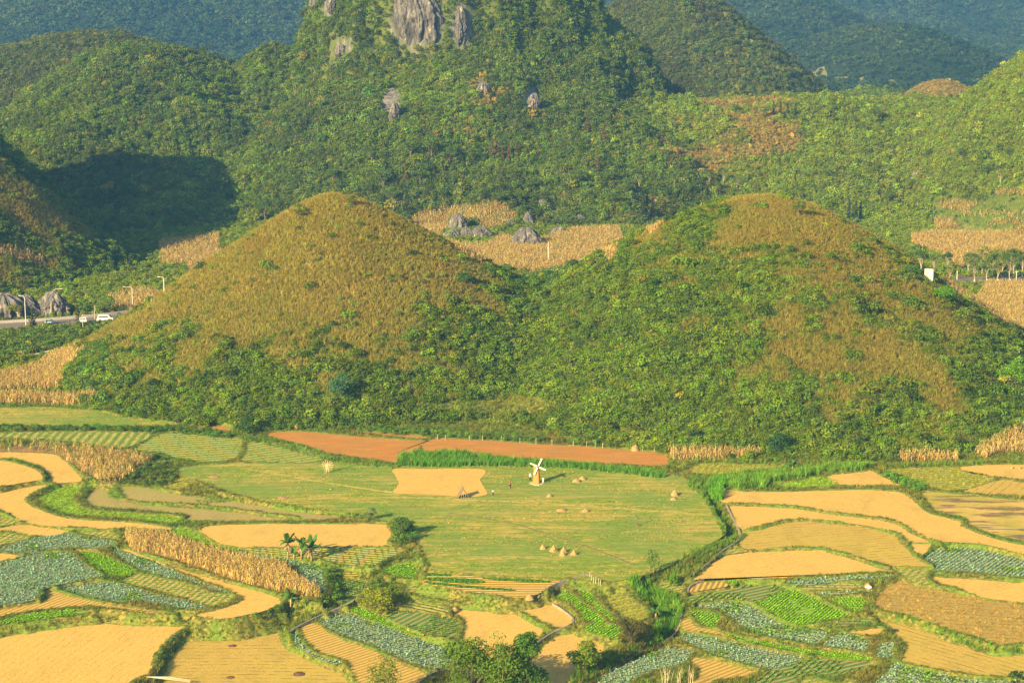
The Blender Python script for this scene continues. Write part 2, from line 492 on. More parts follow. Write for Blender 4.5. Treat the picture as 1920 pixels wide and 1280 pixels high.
# ------------------------------------------------------------------ fields (outlines read off the photograph, laid on the valley floor at their own level)
# kind, level, row angle, outline, label
FIELDS = [
 ('G', 0.0, 0, "330,880 440,868 640,868 760,872 1010,876 1230,885 1300,905 1325,930 1345,965 1362,1000 1300,1035 1240,1068 1180,1085 1120,1090 1060,1083 940,1080 820,1068 800,1060 790,1035 775,1010 760,985 700,975 650,962 540,947 440,927 380,905", "wide meadow of cut green grass round the windmill"),
 ('S', 0.05, 80, "735,880 780,878 905,879 903,900 915,926 870,931 800,927 738,924 745,905", "straw coloured plot left of the windmill"),
 ('S', 0.5, 20, "-60,860 0,862 42,870 69,880 80,890 77,899 42,905 0,913 -60,925", "golden oval terrace at the left frame edge"),
 ('S', -0.2, 60, "-60,844 0,845 92,847 117,857 137,874 152,892 154,902 125,905 106,906 92,905 87,892 79,879 62,871 31,864 -60,858", "golden terrace curving round the oval one"),
 ('S', -0.5, 20, "-60,930 0,922 27,916 52,910 96,907 83,915 62,924 50,932 50,938 69,951 94,961 117,968 156,973 208,976 260,979 302,985 325,991 302,994 237,990 208,991 146,990 83,985 42,978 29,972 20,967 0,957 -60,945", "long golden terrace winding past the green wedge"),
 ('V', -1.1, 30, "117,910 146,910 154,913 150,922 137,932 144,945 167,955 198,959 250,961 302,964 337,968 344,971 325,981 292,980 250,974 188,970 125,965 94,955 71,940 71,935 94,922", "vivid green boomerang shaped plot"),
 ('K', -1.3, 10, "179,913 200,911 204,922 210,932 229,938 271,946 353,952 461,962 517,970 562,973 620,977 456,979 353,977 344,965 250,957 208,955 173,949 160,940 167,926", "lower pale brown terrace"),
 ('K', -0.9, 10, "221,913 235,910 281,915 323,924 396,935 438,939 494,946 541,956 611,963 656,967 635,973 576,973 553,967 517,964 461,956 353,944 312,943 260,939 231,930", "upper pale brown terrace"),
 ('Y', -0.4, 30, "312,892 346,893 367,903 344,915 333,920 302,913 308,903", "small yellow green plot"),
 ('M', 0.0, 0, "-60,828 0,835 104,835 177,845 275,862 285,870 250,880 256,888 240,900 198,905 181,900 150,882 125,865 98,850 0,846 -60,846", "maize plot soil beside the oval terraces"),
 ('G', 0.0, 0, "-60,764 0,765 100,764 200,773 235,784 340,796 200,800 0,799 -60,799", "green meadow at the foot of the left hill"),
 ('H', 0.0, 0, "-60,812 0,811 146,809 280,813 243,838 208,840 167,834 104,826 0,823 -60,823", "mown field with fine horizontal swaths"),
 ('H', 0.0, 75, "295,815 330,810 400,812 450,820 452,839 440,860 389,867 330,859 300,850 252,842", "mown field with upright green swaths"),
 ('H', 0.0, 60, "466,828 541,834 600,846 612,858 590,867 494,867 449,864 458,850", "mown field with slanting swaths"),
 ('R', 0.0, 0, "500,812 560,808 660,817 790,826 798,829 752,866 700,862 612,850 560,834 512,822", "left plot of bare red soil"),
 ('R', 0.0, 0, "660,808 720,810 797,817 790,823 700,815", "thin strip of bare red soil"),
 ('R', 0.0, 0, "808,823 930,826 1030,833 1130,839 1230,848 1255,860 1243,874 1150,870 1030,865 930,858 800,848 788,845", "long plot of bare red soil behind the windmill"),
 ('R', 0.0, 0, "390,794 430,797 432,808 405,808 392,803", "small patch of red soil"),
 ('S', -0.3, 85, "374,992 405,984 500,981 640,981 724,983 737,1003 728,1017 735,1025 600,1025 447,1025 396,1010", "golden field behind the banana plants"),
 ('W', -0.35, 100, "470,1027 600,1026 735,1027 752,1036 715,1052 700,1060 640,1058 600,1050 540,1045 480,1034", "vegetable rows beside the banana plants"),
 ('V', -0.9, 20, "308,994 345,988 375,998 412,1014 452,1029 447,1038 400,1028 355,1014 325,1004", "bright green strip behind the maize"),
 ('C', -0.9, 20, "450,1029 520,1040 562,1052 570,1058 548,1063 500,1052 450,1041", "blue green strip behind the maize"),
 ('C', -1.0, 130, "556,1067 577,1056 598,1057 610,1074 606,1082 613,1103 608,1113 592,1116 567,1096 556,1080", "small cabbage plot under the banana plants"),
 ('M', -1.3, 0, "237,1004 310,1012 400,1040 520,1065 556,1090 600,1120 590,1128 575,1124 530,1112 480,1100 430,1087 380,1068 330,1053 280,1038 243,1029", "soil under the tall dry maize"),
 ('S', -1.6, 120, "226,1030 248,1030 305,1053 351,1069 398,1083 467,1101 519,1117 528,1125 525,1133 498,1145 446,1156 408,1160 365,1153 394,1145 429,1135 454,1124 450,1118 435,1110 404,1097 362,1082 331,1070 285,1052 240,1036", "golden strip curving below the maize"),
 ('C', -1.7, 30, "209,1034 228,1031 270,1045 305,1059 333,1073 375,1090 436,1112 400,1108 351,1090 316,1085 281,1074 253,1067 234,1053", "narrow dark cabbage strip"),
 ('W', -1.7, 20, "253,1075 293,1080 351,1094 400,1110 437,1114 444,1120 425,1130 387,1136 328,1118 258,1100 228,1091 234,1083", "yellow green vegetable rows"),
 ('L', -1.5, 40, "143,1035 176,1034 199,1041 234,1057 252,1071 234,1081 196,1077 172,1062 153,1047", "bright lettuce plot"),
 ('C', -1.2, 30, "-60,1068 0,1055 35,1048 82,1036 131,1035 148,1046 164,1062 193,1080 164,1088 129,1094 94,1101 75,1108 69,1124 47,1129 0,1136 -60,1146", "large cabbage field at the left edge"),
 ('C', -1.0, 30, "-60,1040 0,1026 70,1008 131,1000 164,1006 216,1016 209,1025 176,1029 117,1029 47,1040 0,1035", "triangular cabbage field"),
 ('W', -1.0, 15, "143,997 199,994 216,1001 224,1010 218,1014 164,1004", "yellow green rows by the maize corner"),
 ('S', -0.9, 20, "-60,1000 0,989 47,982 117,992 130,998 70,1006 23,998 0,997", "golden wedge above the cabbages"),
 ('W', -0.9, 20, "-60,975 0,965 17,972 40,980 0,988 -60,997", "olive rows at the left edge"),
 ('W', -1.0, 20, "-60,1012 0,999 59,1008 0,1023 -60,1036", "olive stubble wedge"),
 ('S', -1.1, 20, "-60,1050 0,1037 43,1043 0,1053 -60,1066", "small golden wedge"),
 ('C', -1.7, 25, "108,1102 152,1096 188,1090 232,1096 281,1110 384,1136 352,1143 305,1136 246,1128 223,1131 141,1113", "long cabbage strip"),
 ('Q', -1.8, 25, "82,1110 98,1105 141,1117 223,1134 281,1142 328,1150 281,1149 211,1142 164,1136 82,1143 0,1156 -60,1168 -60,1150 0,1142 59,1131 80,1128", "ploughed golden strip"),
 ('L', -1.9, 60, "-60,1176 0,1165 35,1155 105,1145 169,1144 164,1149 94,1159 0,1172 -60,1184", "thin strip of salad beds"),
 ('S', -3.7, 15, "-80,1200 0,1187 70,1175 164,1166 234,1166 305,1168 362,1168 350,1175 328,1187 305,1210 289,1238 284,1262 250,1275 220,1310 210,1360 -80,1360", "big golden field in the bottom left corner"),
 ('T', -4.9, 95, "319,1230 342,1207 379,1186 425,1181 487,1172 548,1165 544,1171 529,1182 529,1197 540,1212 571,1226 612,1243 644,1260 665,1280 690,1360 290,1360 305,1270", "lined golden field with ash piles"),
 ('C', -4.0, 50, "544,1183 556,1187 567,1203 592,1224 633,1239 648,1247 612,1242 571,1223 548,1204", "curved cabbage strip by the channel"),
 ('Q', -3.9, 40, "558,1177 592,1167 640,1195 700,1218 760,1245 800,1263 790,1285 760,1360 700,1360 655,1250 600,1226 570,1200", "ploughed golden field near the bamboo"),
 ('C', -3.8, 40, "598,1164 640,1142 700,1162 760,1182 830,1213 852,1235 848,1248 810,1256 760,1240 700,1214 640,1191", "long cabbage belt"),
 ('L', -3.4, 40, "652,1134 668,1131 700,1148 760,1173 795,1189 782,1193 700,1165 650,1144", "thin lettuce belt"),
 ('D', -2.8, 30, "721,1152 764,1143 850,1158 864,1170 860,1193 842,1197 790,1186 745,1169", "dark green leafy plot"),
 ('W', -2.5, 120, "751,1132 782,1127 838,1138 843,1151 797,1147 764,1139", "small plot of olive rows"),
 ('W', -2.0, 60, "764,1095 805,1097 878,1108 879,1124 870,1129 805,1121 761,1109", "plot of yellow green salad"),
 ('L', -1.2, 60, "717,1067 752,1057 784,1061 782,1075 771,1085 741,1081 720,1073", "small bright salad plot"),
 ('Q', -0.5, 95, "800,1068 830,1064 960,1070 1068,1080 1060,1087 1010,1113 985,1119 940,1117 800,1096 795,1085", "strip beds below the meadow"),
 ('S', -2.4, 50, "885,1113 925,1117 977,1123 1030,1130 1052,1140 1073,1154 1075,1168 1052,1178 1037,1176 1007,1161 959,1141 917,1133 885,1130", "golden terrace in the centre"),
 ('S', -2.9, 50, "866,1140 910,1138 959,1146 1000,1168 1020,1183 1000,1207 960,1235 900,1250 866,1222 864,1190 872,1170 853,1149", "golden terrace behind the bamboo"),
 ('S', -3.2, 60, "1071,1184 1101,1192 1155,1202 1139,1217 1116,1240 1079,1272 1050,1360 960,1360 985,1260 1003,1225 1035,1196", "golden field right of the bamboo"),
 ('L', -1.8, 60, "1031,1102 1056,1093 1067,1110 1110,1140 1137,1167 1097,1165 1071,1135 1027,1115", "bright green plot beside the channel"),
 ('L', -1.8, 60, "1069,1092 1109,1083 1114,1116 1140,1146 1163,1168 1143,1166 1110,1137 1082,1114", "narrow vivid green plot"),
 ('L', -2.0, 60, "1100,1170 1160,1173 1157,1198 1120,1190 1092,1180", "lower vivid green plot"),
 ('Y', -2.0, 60, "1131,1112 1165,1105 1184,1120 1212,1142 1212,1160 1184,1164 1140,1135", "rough yellow green plot by the stream"),
 ('D', -2.3, 30, "637,1086 665,1082 684,1089 689,1103 675,1118 658,1131 643,1134 642,1118", "small dark green plot"),
 ('W', -1.6, 95, "633,1063 681,1062 677,1078 642,1078", "small olive plot"),
 ('S', 0.3, 60, "1352,941 1353,917 1407,921 1470,921 1532,919 1616,917 1682,921 1706,931 1723,946 1747,962 1800,977 1810,988 1865,1009 1920,1021 1990,1035 1990,1054 1920,1039 1865,1025 1824,1018 1763,1015 1733,1007 1706,992 1682,978 1641,969 1560,960 1491,949 1407,943", "topmost golden terrace on the right"),
 ('S', 0.0, 60, "1363,949 1407,948 1491,953 1560,963 1641,973 1682,982 1712,1000 1745,1016 1700,1015 1686,1000 1621,985 1560,977 1487,973 1449,980 1407,990 1388,991 1370,966", "second golden terrace on the right"),
 ('T', -0.4, 75, "1390,996 1418,993 1487,977 1553,980 1621,987 1680,1003 1690,1017 1711,1038 1738,1056 1741,1062 1670,1060 1631,1051 1560,1031 1532,1026 1470,1026 1416,1031 1384,1022 1397,1006", "lined golden terrace on the right"),
 ('S', -0.3, 60, "1703,1019 1747,1019 1727,1042", "tiny golden triangle"),
 ('S', -0.8, 60, "1293,1088 1318,1071 1351,1044 1407,1034 1532,1030 1557,1035 1601,1047 1651,1065 1680,1073 1621,1074 1449,1084 1337,1084", "fourth golden terrace on the right"),
 ('W', -0.6, 30, "1347,1036 1380,1026 1414,1031 1353,1041", "thin weedy strip"),
 ('C', -0.8, 55, "1729,1045 1769,1024 1804,1020 1865,1029 1920,1042 1990,1058 1990,1100 1920,1086 1824,1074 1755,1071 1749,1061", "fan shaped cabbage field"),
 ('S', -1.2, 60, "1747,1081 1784,1082 1920,1092 1990,1098 1990,1148 1920,1131 1850,1121 1784,1101 1754,1093", "golden terrace at the right edge"),
 ('W', -0.9, 30, "1668,1064 1741,1064 1744,1073 1737,1084 1750,1095 1719,1094 1697,1082", "yellow green plot at the bend"),
 ('B', -1.6, 110, "1637,1132 1650,1108 1686,1086 1741,1100 1828,1118 1920,1135 1990,1150 1990,1222 1920,1207 1872,1210 1828,1195 1784,1184 1741,1166 1686,1151 1651,1144", "brown stubble field"),
 ('T', -2.8, 130, "1646,1163 1708,1168 1752,1183 1806,1208 1850,1224 1920,1224 1990,1222 1990,1278 1920,1271 1850,1268 1762,1256 1697,1242 1687,1235 1696,1211 1683,1196 1665,1178", "golden field in the bottom right corner"),
 ('C', -3.2, 120, "1677,1242 1697,1247 1762,1262 1850,1275 1920,1278 1990,1285 1990,1360 1600,1360 1640,1280 1665,1255", "cabbage field at the bottom right"),
 ('C', -2.6, 120, "1652,1208 1678,1205 1674,1230 1654,1234 1641,1227", "tiny cabbage plot"),
 ('C', -2.6, 120, "1300,1139 1319,1131 1362,1128 1395,1131 1428,1144 1450,1159 1483,1170 1520,1175 1555,1184 1528,1207 1472,1200 1428,1189 1384,1172 1354,1147 1330,1141", "cabbage field in neat rows"),
 ('C', -2.6, 120, "1541,1210 1569,1187 1598,1190 1631,1201 1627,1214 1618,1221 1577,1216", "last block of cabbage rows"),
 ('D', -2.0, 60, "1284,1133 1297,1113 1373,1097 1428,1086 1455,1088 1470,1100 1440,1120 1417,1130 1373,1124 1319,1129", "mottled leafy field"),
 ('L', -2.0, 60, "1461,1089 1505,1108 1548,1131 1577,1145 1603,1154 1566,1162 1500,1171 1472,1164 1441,1146 1420,1131 1445,1119 1473,1101", "bright green field on the right"),
 ('C', -0.9, 95, "1472,1089 1566,1081 1668,1077 1655,1087 1600,1088 1510,1097", "flat cabbage strip"),
 ('W', -1.2, 95, "1506,1100 1566,1093 1610,1093 1612,1103 1513,1108", "strip of yellow salad"),
 ('C', -1.5, 95, "1530,1111 1625,1106 1624,1112 1548,1118", "thin cabbage strip"),
 ('L', -1.7, 95, "1554,1123 1618,1120 1618,1146 1594,1146 1572,1134", "small square lettuce plot"),
 ('D', -2.3, 95, "1546,1170 1627,1158 1638,1165 1600,1172 1566,1179", "dark leafy strip"),
 ('S', -2.4, 95, "1587,1185 1652,1176 1662,1183 1636,1192", "small golden plot"),
 ('L', -2.7, 60, "1286,1148 1308,1145 1347,1155 1347,1169 1338,1176 1310,1170 1301,1157", "small vivid lettuce plot"),
 ('Q', -2.8, 40, "1280,1160 1300,1160 1308,1172 1345,1180 1382,1200 1330,1188 1280,1182", "bare patch by the channel"),
 ('L', -2.9, 30, "1343,1182 1362,1186 1428,1199 1520,1218 1598,1223 1640,1238 1520,1229 1450,1214 1384,1202", "long lettuce ribbon"),
 ('C', -3.3, 30, "1277,1190 1319,1192 1384,1205 1428,1216 1512,1232 1503,1241 1450,1258 1417,1251 1362,1236 1319,1221 1287,1208", "broad cabbage field below the ribbon"),
 ('C', -3.6, 30, "1120,1279 1166,1247 1209,1229 1253,1214 1306,1221 1295,1231 1280,1247 1231,1257 1190,1275 1150,1310 1130,1360 1070,1360", "cabbage field along the channel"),
 ('Q', -3.7, 40, "1293,1237 1319,1232 1411,1256 1400,1268 1350,1276 1300,1300 1280,1290 1310,1262", "ploughed beds at the bottom"),
 ('D', -3.2, 60, "1419,1270 1516,1236 1566,1221 1640,1243 1629,1251 1566,1269 1500,1272 1470,1360 1380,1360", "weedy green field at the bottom"),
 ('W', -3.2, 60, "1502,1274 1561,1279 1600,1275 1590,1360 1490,1360", "soil plot at the bottom edge"),
 ('Q', -1.4, 20, "1288,1112 1287,1102 1298,1094 1341,1086 1352,1087 1366,1098 1308,1108", "small ploughed plot"),
 ('L', -1.4, 20, "1355,1086 1380,1087 1385,1095 1369,1097", "tiny lettuce plot"),
 ('W', -1.6, 60, "1225,1099 1253,1089 1280,1093 1285,1102 1280,1114 1266,1113 1240,1104", "small terraced plot by the stream"),
 ('Y', 0.1, 20, "1291,882 1314,869 1407,871 1462,871 1464,877 1407,883 1366,890 1303,889", "yellow rice plot below the right hill"),
 ('V', 0.2, 20, "1443,905 1491,902 1545,893 1580,909 1532,914 1470,914", "bright green wedge"),
 ('S', 0.3, 60, "1551,892 1616,884 1637,882 1651,890 1688,907 1680,911 1582,909", "golden plot above the long terraces"),
 ('Y', 0.2, 80, "1666,880 1794,875 1804,880 1868,897 1798,920 1743,914 1692,896", "large yellow green plot on the right"),
 ('S', 0.2, 60, "1798,876 1844,871 1920,870 1990,869 1990,910 1920,900 1824,888", "golden plot with two sheaves"),
 ('T', 0.1, 30, "1874,900 1920,904 1990,912 1990,942 1920,931 1804,922", "pale plot at the right edge"),
 ('X', 0.15, 0, "1725,922 1743,921 1844,930 1920,939 1990,950 1990,1030 1920,1016 1865,1004 1817,985 1803,971 1753,959 1735,938", "plot streaked with burnt straw"),
]
STRIPS = [  # green beds lying on the strip field
 "866,1071 960,1073 1058,1079 1050,1083 960,1079 866,1076", "800,1074 842,1076 842,1080 800,1078",
 "917,1081 1024,1088 1016,1092 917,1086", "798,1082 884,1085 912,1092 865,1093 802,1087",
 "803,1090 880,1098 960,1104 955,1107 880,1102 806,1094"]

def catmull(P, n=6):
    P = np.asarray(P, float); N = len(P); out = []
    for i in range(N):
        p0, p1, p2, p3 = P[i - 1], P[i], P[(i + 1) % N], P[(i + 2) % N]
        for k in range(n):
            t = k / n
            out.append(0.5 * ((2 * p1) + (-p0 + p2) * t * 0.8 + (2 * p0 * .8 - (4.2) * p1 + (3.4) * p2 - .8 * p3 + 0 * p1) * t * t
                       + (-.8 * p0 + 2.2 * p1 - 2.2 * p2 + .8 * p3) * t ** 3) if False else
                       0.5 * ((2 * p1) + (-p0 + p2) * t + (2 * p0 - 5 * p1 + 4 * p2 - p3) * t * t + (-p0 + 3 * p1 - 3 * p2 + p3) * t ** 3))
    return np.array(out)

def parse(s): return [tuple(map(float, q.split(','))) for q in s.split()]

def inset(P, d):
    A = 0.5 * np.sum(P[:, 0] * np.roll(P[:, 1], -1) - np.roll(P[:, 0], -1) * P[:, 1])
    e = np.roll(P, -1, 0) - np.roll(P, 1, 0)
    nrm = np.stack([-e[:, 1], e[:, 0]], 1) * (1 if A > 0 else -1)
    nrm /= np.maximum(np.linalg.norm(nrm, axis=1, keepdims=True), 1e-6)
    return P + nrm * d

def world_poly(s, z, ins=0.25, n=5):
    P = catmull(parse(s), n * 3)
    W = inset(np.array([at(px, py, z)[:2] for px, py in P]), ins)
    if ins > 0:                       # trodden, uneven rims
        W = W + 0.38 * np.stack([fbm(W[:, 0], W[:, 1], 2.4, 3, 61), fbm(W[:, 0], W[:, 1], 2.4, 3, 62)], 1)
    return W

def inside(P, x, y):
    r = np.zeros(np.shape(x), bool)
    x0, y0 = P[-1]
    for x1, y1 in P:
        c = ((y1 > y) != (y0 > y))
        if y1 != y0:
            r ^= c & (x < (x0 - x1) * (y - y1) / (y0 - y1) + x1)
        x0, y0 = x1, y1
    return r

# fine ground of the valley floor -------------------------------------------------
CS = 0.4
GX0, GX1, GY0, GY1 = -156.0, 156.0, 284.0, 486.0
gx = np.arange(GX0, GX1 + 1e-6, CS); gy = np.arange(GY0, GY1 + 1e-6, CS)
XX, YY = np.meshgrid(gx, gy)
LV = np.full(XX.shape, -99.0)
polys = []
for kind, z, ang, s, lab in FIELDS:
    W = world_poly(s, z); polys.append(W)
    i0, i1 = np.searchsorted(gy, [W[:, 1].min() - 1, W[:, 1].max() + 1])
    j0, j1 = np.searchsorted(gx, [W[:, 0].min() - 1, W[:, 0].max() + 1])
    if i1 <= i0 or j1 <= j0: continue
    sub = inside(W, XX[i0:i1, j0:j1], YY[i0:i1, j0:j1])
    LV[i0:i1, j0:j1] = np.where(sub, np.maximum(LV[i0:i1, j0:j1], z), LV[i0:i1, j0:j1])
fixed = LV > -90
# gully of the stream
GULLY = [(1335, 930), (1345, 975), (1375, 1005), (1330, 1030), (1275, 1045), (1245, 1075), (1215, 1100), (1245, 1130), (1262, 1165), (1215, 1205), (1140, 1245), (1090, 1290)]
Z = np.where(fixed, LV, 0.0)
# coarse first guess: vertical trend, then relax
Z[~fixed] = np.interp(YY[~fixed], [284, 330, 372, 410, 486], [-4.5, -3.6, -1.2, 0, 0])
bord = np.zeros_like(fixed); bord[-1, :] = True
for it in range(260):
    A = Z.copy()
    A[1:-1, 1:-1] = 0.25 * (Z[:-2, 1:-1] + Z[2:, 1:-1] + Z[1:-1, :-2] + Z[1:-1, 2:])
    A[fixed] = LV[fixed]; A[-3:, :] = 0
    Z = A
# bunds: rim of ground that stands a little above the fields it divides
dm = np.where(fixed, LV, -99.0); rim = fixed.copy()
def dil(a):
    b = a.copy()
    b[1:] = np.maximum(b[1:], a[:-1]); b[:-1] = np.maximum(b[:-1], a[1:])
    c = b.copy()
    b[:, 1:] = np.maximum(b[:, 1:], c[:, :-1]); b[:, :-1] = np.maximum(b[:, :-1], c[:, 1:])
    return b
d1 = dil(dm); d2 = dil(d1); d3 = dil(d2)
out = ~fixed
nz = 0.12 * fbm(XX, YY, 2.0, 2, 5)
Zb = Z.copy()
m1 = out & (d2 > -90); Zb[m1] = np.maximum(Z[m1], d2[m1] + 0.16 + nz[m1])
m2 = out & (d2 <= -90) & (d3 > -90); Zb[m2] = np.maximum(Z[m2], 0.5 * (d3[m2] + Z[m2]) + 0.15)
Zb[out] += 0.12 * fbm(XX[out], YY[out], 3.0, 3, 6)
gp = np.array([at(px, py, -1.5)[:2] for px, py in GULLY])
gd = np.full(XX.shape, 1e9)
for a, b in zip(gp[:-1], gp[1:]):
    ab = b - a; t = np.clip(((XX - a[0]) * ab[0] + (YY - a[1]) * ab[1]) / (ab @ ab), 0, 1)
    gd = np.minimum(gd, np.hypot(XX - a[0] - t * ab[0], YY - a[1] - t * ab[1]))
Zb = np.where(out, Zb - 1.7 * np.exp(-(gd / 1.8) ** 2), Zb)
Tg = T(XX, YY)
Zb = np.where(out, Zb + np.maximum(Tg, 0), Zb - 0.07)
pr = Zb.copy()
for k in range(9): pr = np.maximum(pr, dil(pr) - 0.40 - 0.12 * vnoise(XX / 1.3, YY / 1.3, 15))
face = fixed & (pr - Zb > 0.45)
Zb = np.where(face, pr + 0.15 * fbm(XX, YY, 1.6, 2, 16) - 0.25, Zb)
fixed = fixed & ~face
d2 = np.where(dil(face.astype(float)) > 0, 1.0, d2)
for _ in range(3):
    A = Zb.copy(); A[1:-1, 1:-1] = (Zb[1:-1, 1:-1] * 2 + Zb[:-2, 1:-1] + Zb[2:, 1:-1] + Zb[1:-1, :-2] + Zb[1:-1, 2:]) / 6
    fm = dil(face.astype(float)) > 0
    Zb = np.where(fm & ~fixed, A, Zb)
GZ = Zb

def ground(x, y):
    x = np.asarray(x, float); y = np.asarray(y, float)
    t = T(x, y)
    fi = (y - GY0) / CS; fj = (x - GX0) / CS
    ins = (fi > 0) & (fj > 0) & (fi < len(gy) - 1.01) & (fj < len(gx) - 1.01)
    i = np.clip(np.floor(fi).astype(int), 0, len(gy) - 2); j = np.clip(np.floor(fj).astype(int), 0, len(gx) - 2)
    u = np.clip(fj - j, 0, 1); v = np.clip(fi - i, 0, 1)
    g = (GZ[i, j] * (1 - u) + GZ[i, j + 1] * u) * (1 - v) + (GZ[i + 1, j] * (1 - u) + GZ[i + 1, j + 1] * u) * v
    return np.where(ins, g, t)

def isfield(x, y):
    fi = np.clip(((y - GY0) / CS).astype(int), 0, len(gy) - 1); fj = np.clip(((x - GX0) / CS).astype(int), 0, len(gx) - 1)
    ins = (y > GY0) & (y < GY1) & (x > GX0) & (x < GX1)
    return fixed[fi, fj] & ins

def hit(px, py, tmin=280, tmax=6000):
    d = ray(px, py); d = d / d[1]
    ys = np.arange(tmin, tmax, 1.0)
    h = ground(d[0] * ys, ys)
    zz = CAM_H + d[2] * ys
    k = np.argmax(zz <= h)
    if zz[k] > h[k]: k = len(ys) - 1
    y0 = ys[max(k - 1, 0)]
    yf = np.linspace(y0, y0 + 1, 11)
    hf = ground(d[0] * yf, yf); k = np.argmax(CAM_H + d[2] * yf <= hf)
    y = yf[k]
    return np.array([d[0] * y, y, hf[k]])

def grid_obj(name, X, Y, Zg, mask, mats, label, kind='structure', attrs=None):
    ny, nx = X.shape
    idx = np.arange(ny * nx).reshape(ny, nx)
    F = np.stack([idx[:-1, :-1], idx[:-1, 1:], idx[1:, 1:], idx[1:, :-1]], -1)[mask]
    used = np.unique(F); rm = np.zeros(ny * nx, np.int64); rm[used] = np.arange(len(used))
    V = np.stack([X, Y, Zg], -1).reshape(-1, 3)[used]
    at_ = None
    if attrs: at_ = {k: (d, t, v.reshape(-1)[used]) for k, (d, t, v) in attrs.items()}
    me = mesh_np(name, V, rm[F], mats, smooth=True, attrs=at_)
    o = mobj(name, me)
    tag(o, label, kind=kind)
    return o

# near ground
cx_ = 0.5 * (XX[:-1, :-1] + XX[1:, 1:]); cyy = 0.5 * (YY[:-1, :-1] + YY[1:, 1:])
grid_obj('ground', XX, YY, GZ, np.abs(cx_) < 999, [BANK], "grassy valley floor and field banks")

for (kind, z, ang, s, lab), W in zip(FIELDS, polys):
    nm = {'G': 'meadow', 'R': 'soil_field', 'M': 'maize_field', 'C': 'cabbage_field', 'L': 'lettuce_field', 'D': 'vegetable_field', 'W': 'vegetable_field'}.get(kind, 'rice_field')
    V = [(p[0], p[1], z + (0.004 if kind != 'G' else -0.01)) for p in W]
    me = mesh_np(nm, V, [tuple(range(len(V)))], [field_mat(kind, ang)])
    me.polygons[0].flip() if me.polygons[0].normal.z < 0 else None
    o = mobj(nm, me)
    tag(o, lab, kind='structure')
stripm = m_rows('bed_green', (0.10, 0.20, 0.02), (0.09, 0.24, 0.02), 0, 1.0, 0.4)
for s in STRIPS:
    W = world_poly(s, -0.5, 0.0)
    V = [(p[0], p[1], -0.47) for p in W]
    me = mesh_np('planted_bed', V, [tuple(range(len(V)))], [stripm])
    if me.polygons[0].normal.z < 0: me.polygons[0].flip()
    tag(mobj('planted_bed', me), "thin dark green bed", kind='structure')

# mid and far terrain -------------------------------------------------------------
ROCKS = [  # px, py, rx, ry : bare rock patches on the crag
 (785, 40, 52, 62), (620, 12, 14, 26), (640, 92, 22, 20), (865, 45, 22, 45), (1000, 185, 20, 26), (735, 195, 22, 30), (905, 165, 12, 14)]
def rock_fac(x, y, z):
    px, py = project(x, y, z); f = np.zeros(np.shape(x))
    for a, b, rx, ry in ROCKS:
        f = np.maximum(f, sstep(1.25, 0.8, np.hypot((px - a) / rx, (py - b) / ry) + 0.35 * fbm(x * 3, z * 2, 20, 3, 91)))
    return f * (y > 900) * (y < 1120)

tx = np.arange(-420, 420.1, 2.5); ty = np.arange(290, 1460.1, 2.5)
TX, TY = np.meshgrid(tx, ty)
TZ, TI = T_id(TX, TY)
ci = TI[:-1, :-1]
cX, cY = TX[:-1, :-1], TY[:-1, :-1]
infine = (cX > GX0) & (cX + 2.5 < GX1) & (cY > GY0) & (cY + 2.5 < GY1)
near = np.abs(cX) < cY * 0.34 + 180
TZ2 = TZ - 0.05
rk = rock_fac(TX, TY, TZ)
GRN = ((0.06, 0.09, 0.015), (0.10, 0.135, 0.02), (0.16, 0.15, 0.035))
GLD = ((0.16, 0.13, 0.04), (0.26, 0.19, 0.06), (0.32, 0.23, 0.07))
SG = m_slope('slope_scrub', GRN); SF = m_slope('far_forest_floor', ((0.02, 0.035, 0.01), (0.03, 0.05, 0.012), (0.045, 0.06, 0.016)), 0.05)
SD = m_slope('slope_dry_grass', GLD, 0.5); SV = m_slope('valley_soil', ((0.12, 0.15, 0.03), (0.22, 0.21, 0.06), (0.34, 0.24, 0.09)), 0.1)
lab = {0: ('hill', SD, 'left twin hill covered with dry golden grass'), 1: ('hill', SD, 'right twin hill with mixed grass and scrub'),
       2: ('hill', SD, 'steep hill at the left frame edge'), 3: ('hill', SG, 'wooded foothill below the crag'),
       4: ('hill', SG, 'wooded ridge left of the crag'), 5: ('hill', SG, 'darker ridge behind on the left'),
       6: ('mountain', SG, 'limestone crag with bare cliff'), 7: ('mountain', SG, 'pointed wooded hill right of the crag'),
       8: ('hill', SG, 'wooded slope at the right frame edge'), 9: ('hill', SD, 'small brown knoll'), 10: ('hill', SG, 'small green knoll'),
       11: ('mountain', SF, 'hazy karst hill'), 12: ('mountain', SF, 'hazy karst hill behind'), 13: ('mountain', SF, 'far blue range'), -1: ('terrain', SV, 'valley ground between the hills')}
for k in range(-1, 14):
    mk = (ci == k) & ~infine & near
    if mk.sum() < 4: continue
    nm, mt, lb = lab[k]
    grid_obj(nm, TX, TY, TZ2, mk, [mt], lb, attrs={'rock': ('POINT', 'FLOAT', rk)})
fx = np.arange(-2100, 2100.1, 17.5); fy = np.arange(1460, 6700.1, 17.5)
FX, FY = np.meshgrid(fx, fy); FZ, FI = T_id(FX, FY); FI = FI[:-1, :-1]
nearf = np.abs(FX[:-1, :-1]) < FY[:-1, :-1] * 0.32 + 60
for k in range(-1, 14):
    mk = (FI == k) & nearf
    if mk.sum() < 4: continue
    nm, mt, lb = lab[k]
    grid_obj(nm, FX, FY, FZ, mk, [mt], lb + (' beyond' if k < 13 else ''))
# land under the camera and on every side, out of frame
me = mesh_np('ground', [(-2590, -690, -9), (2590, -690, -9), (2590, 6990, -9), (-2590, 6990, -9)], [(0, 1, 2, 3)], [SV])
tag(mobj('ground', me), 'wide land sheet beneath the valley', kind='structure')

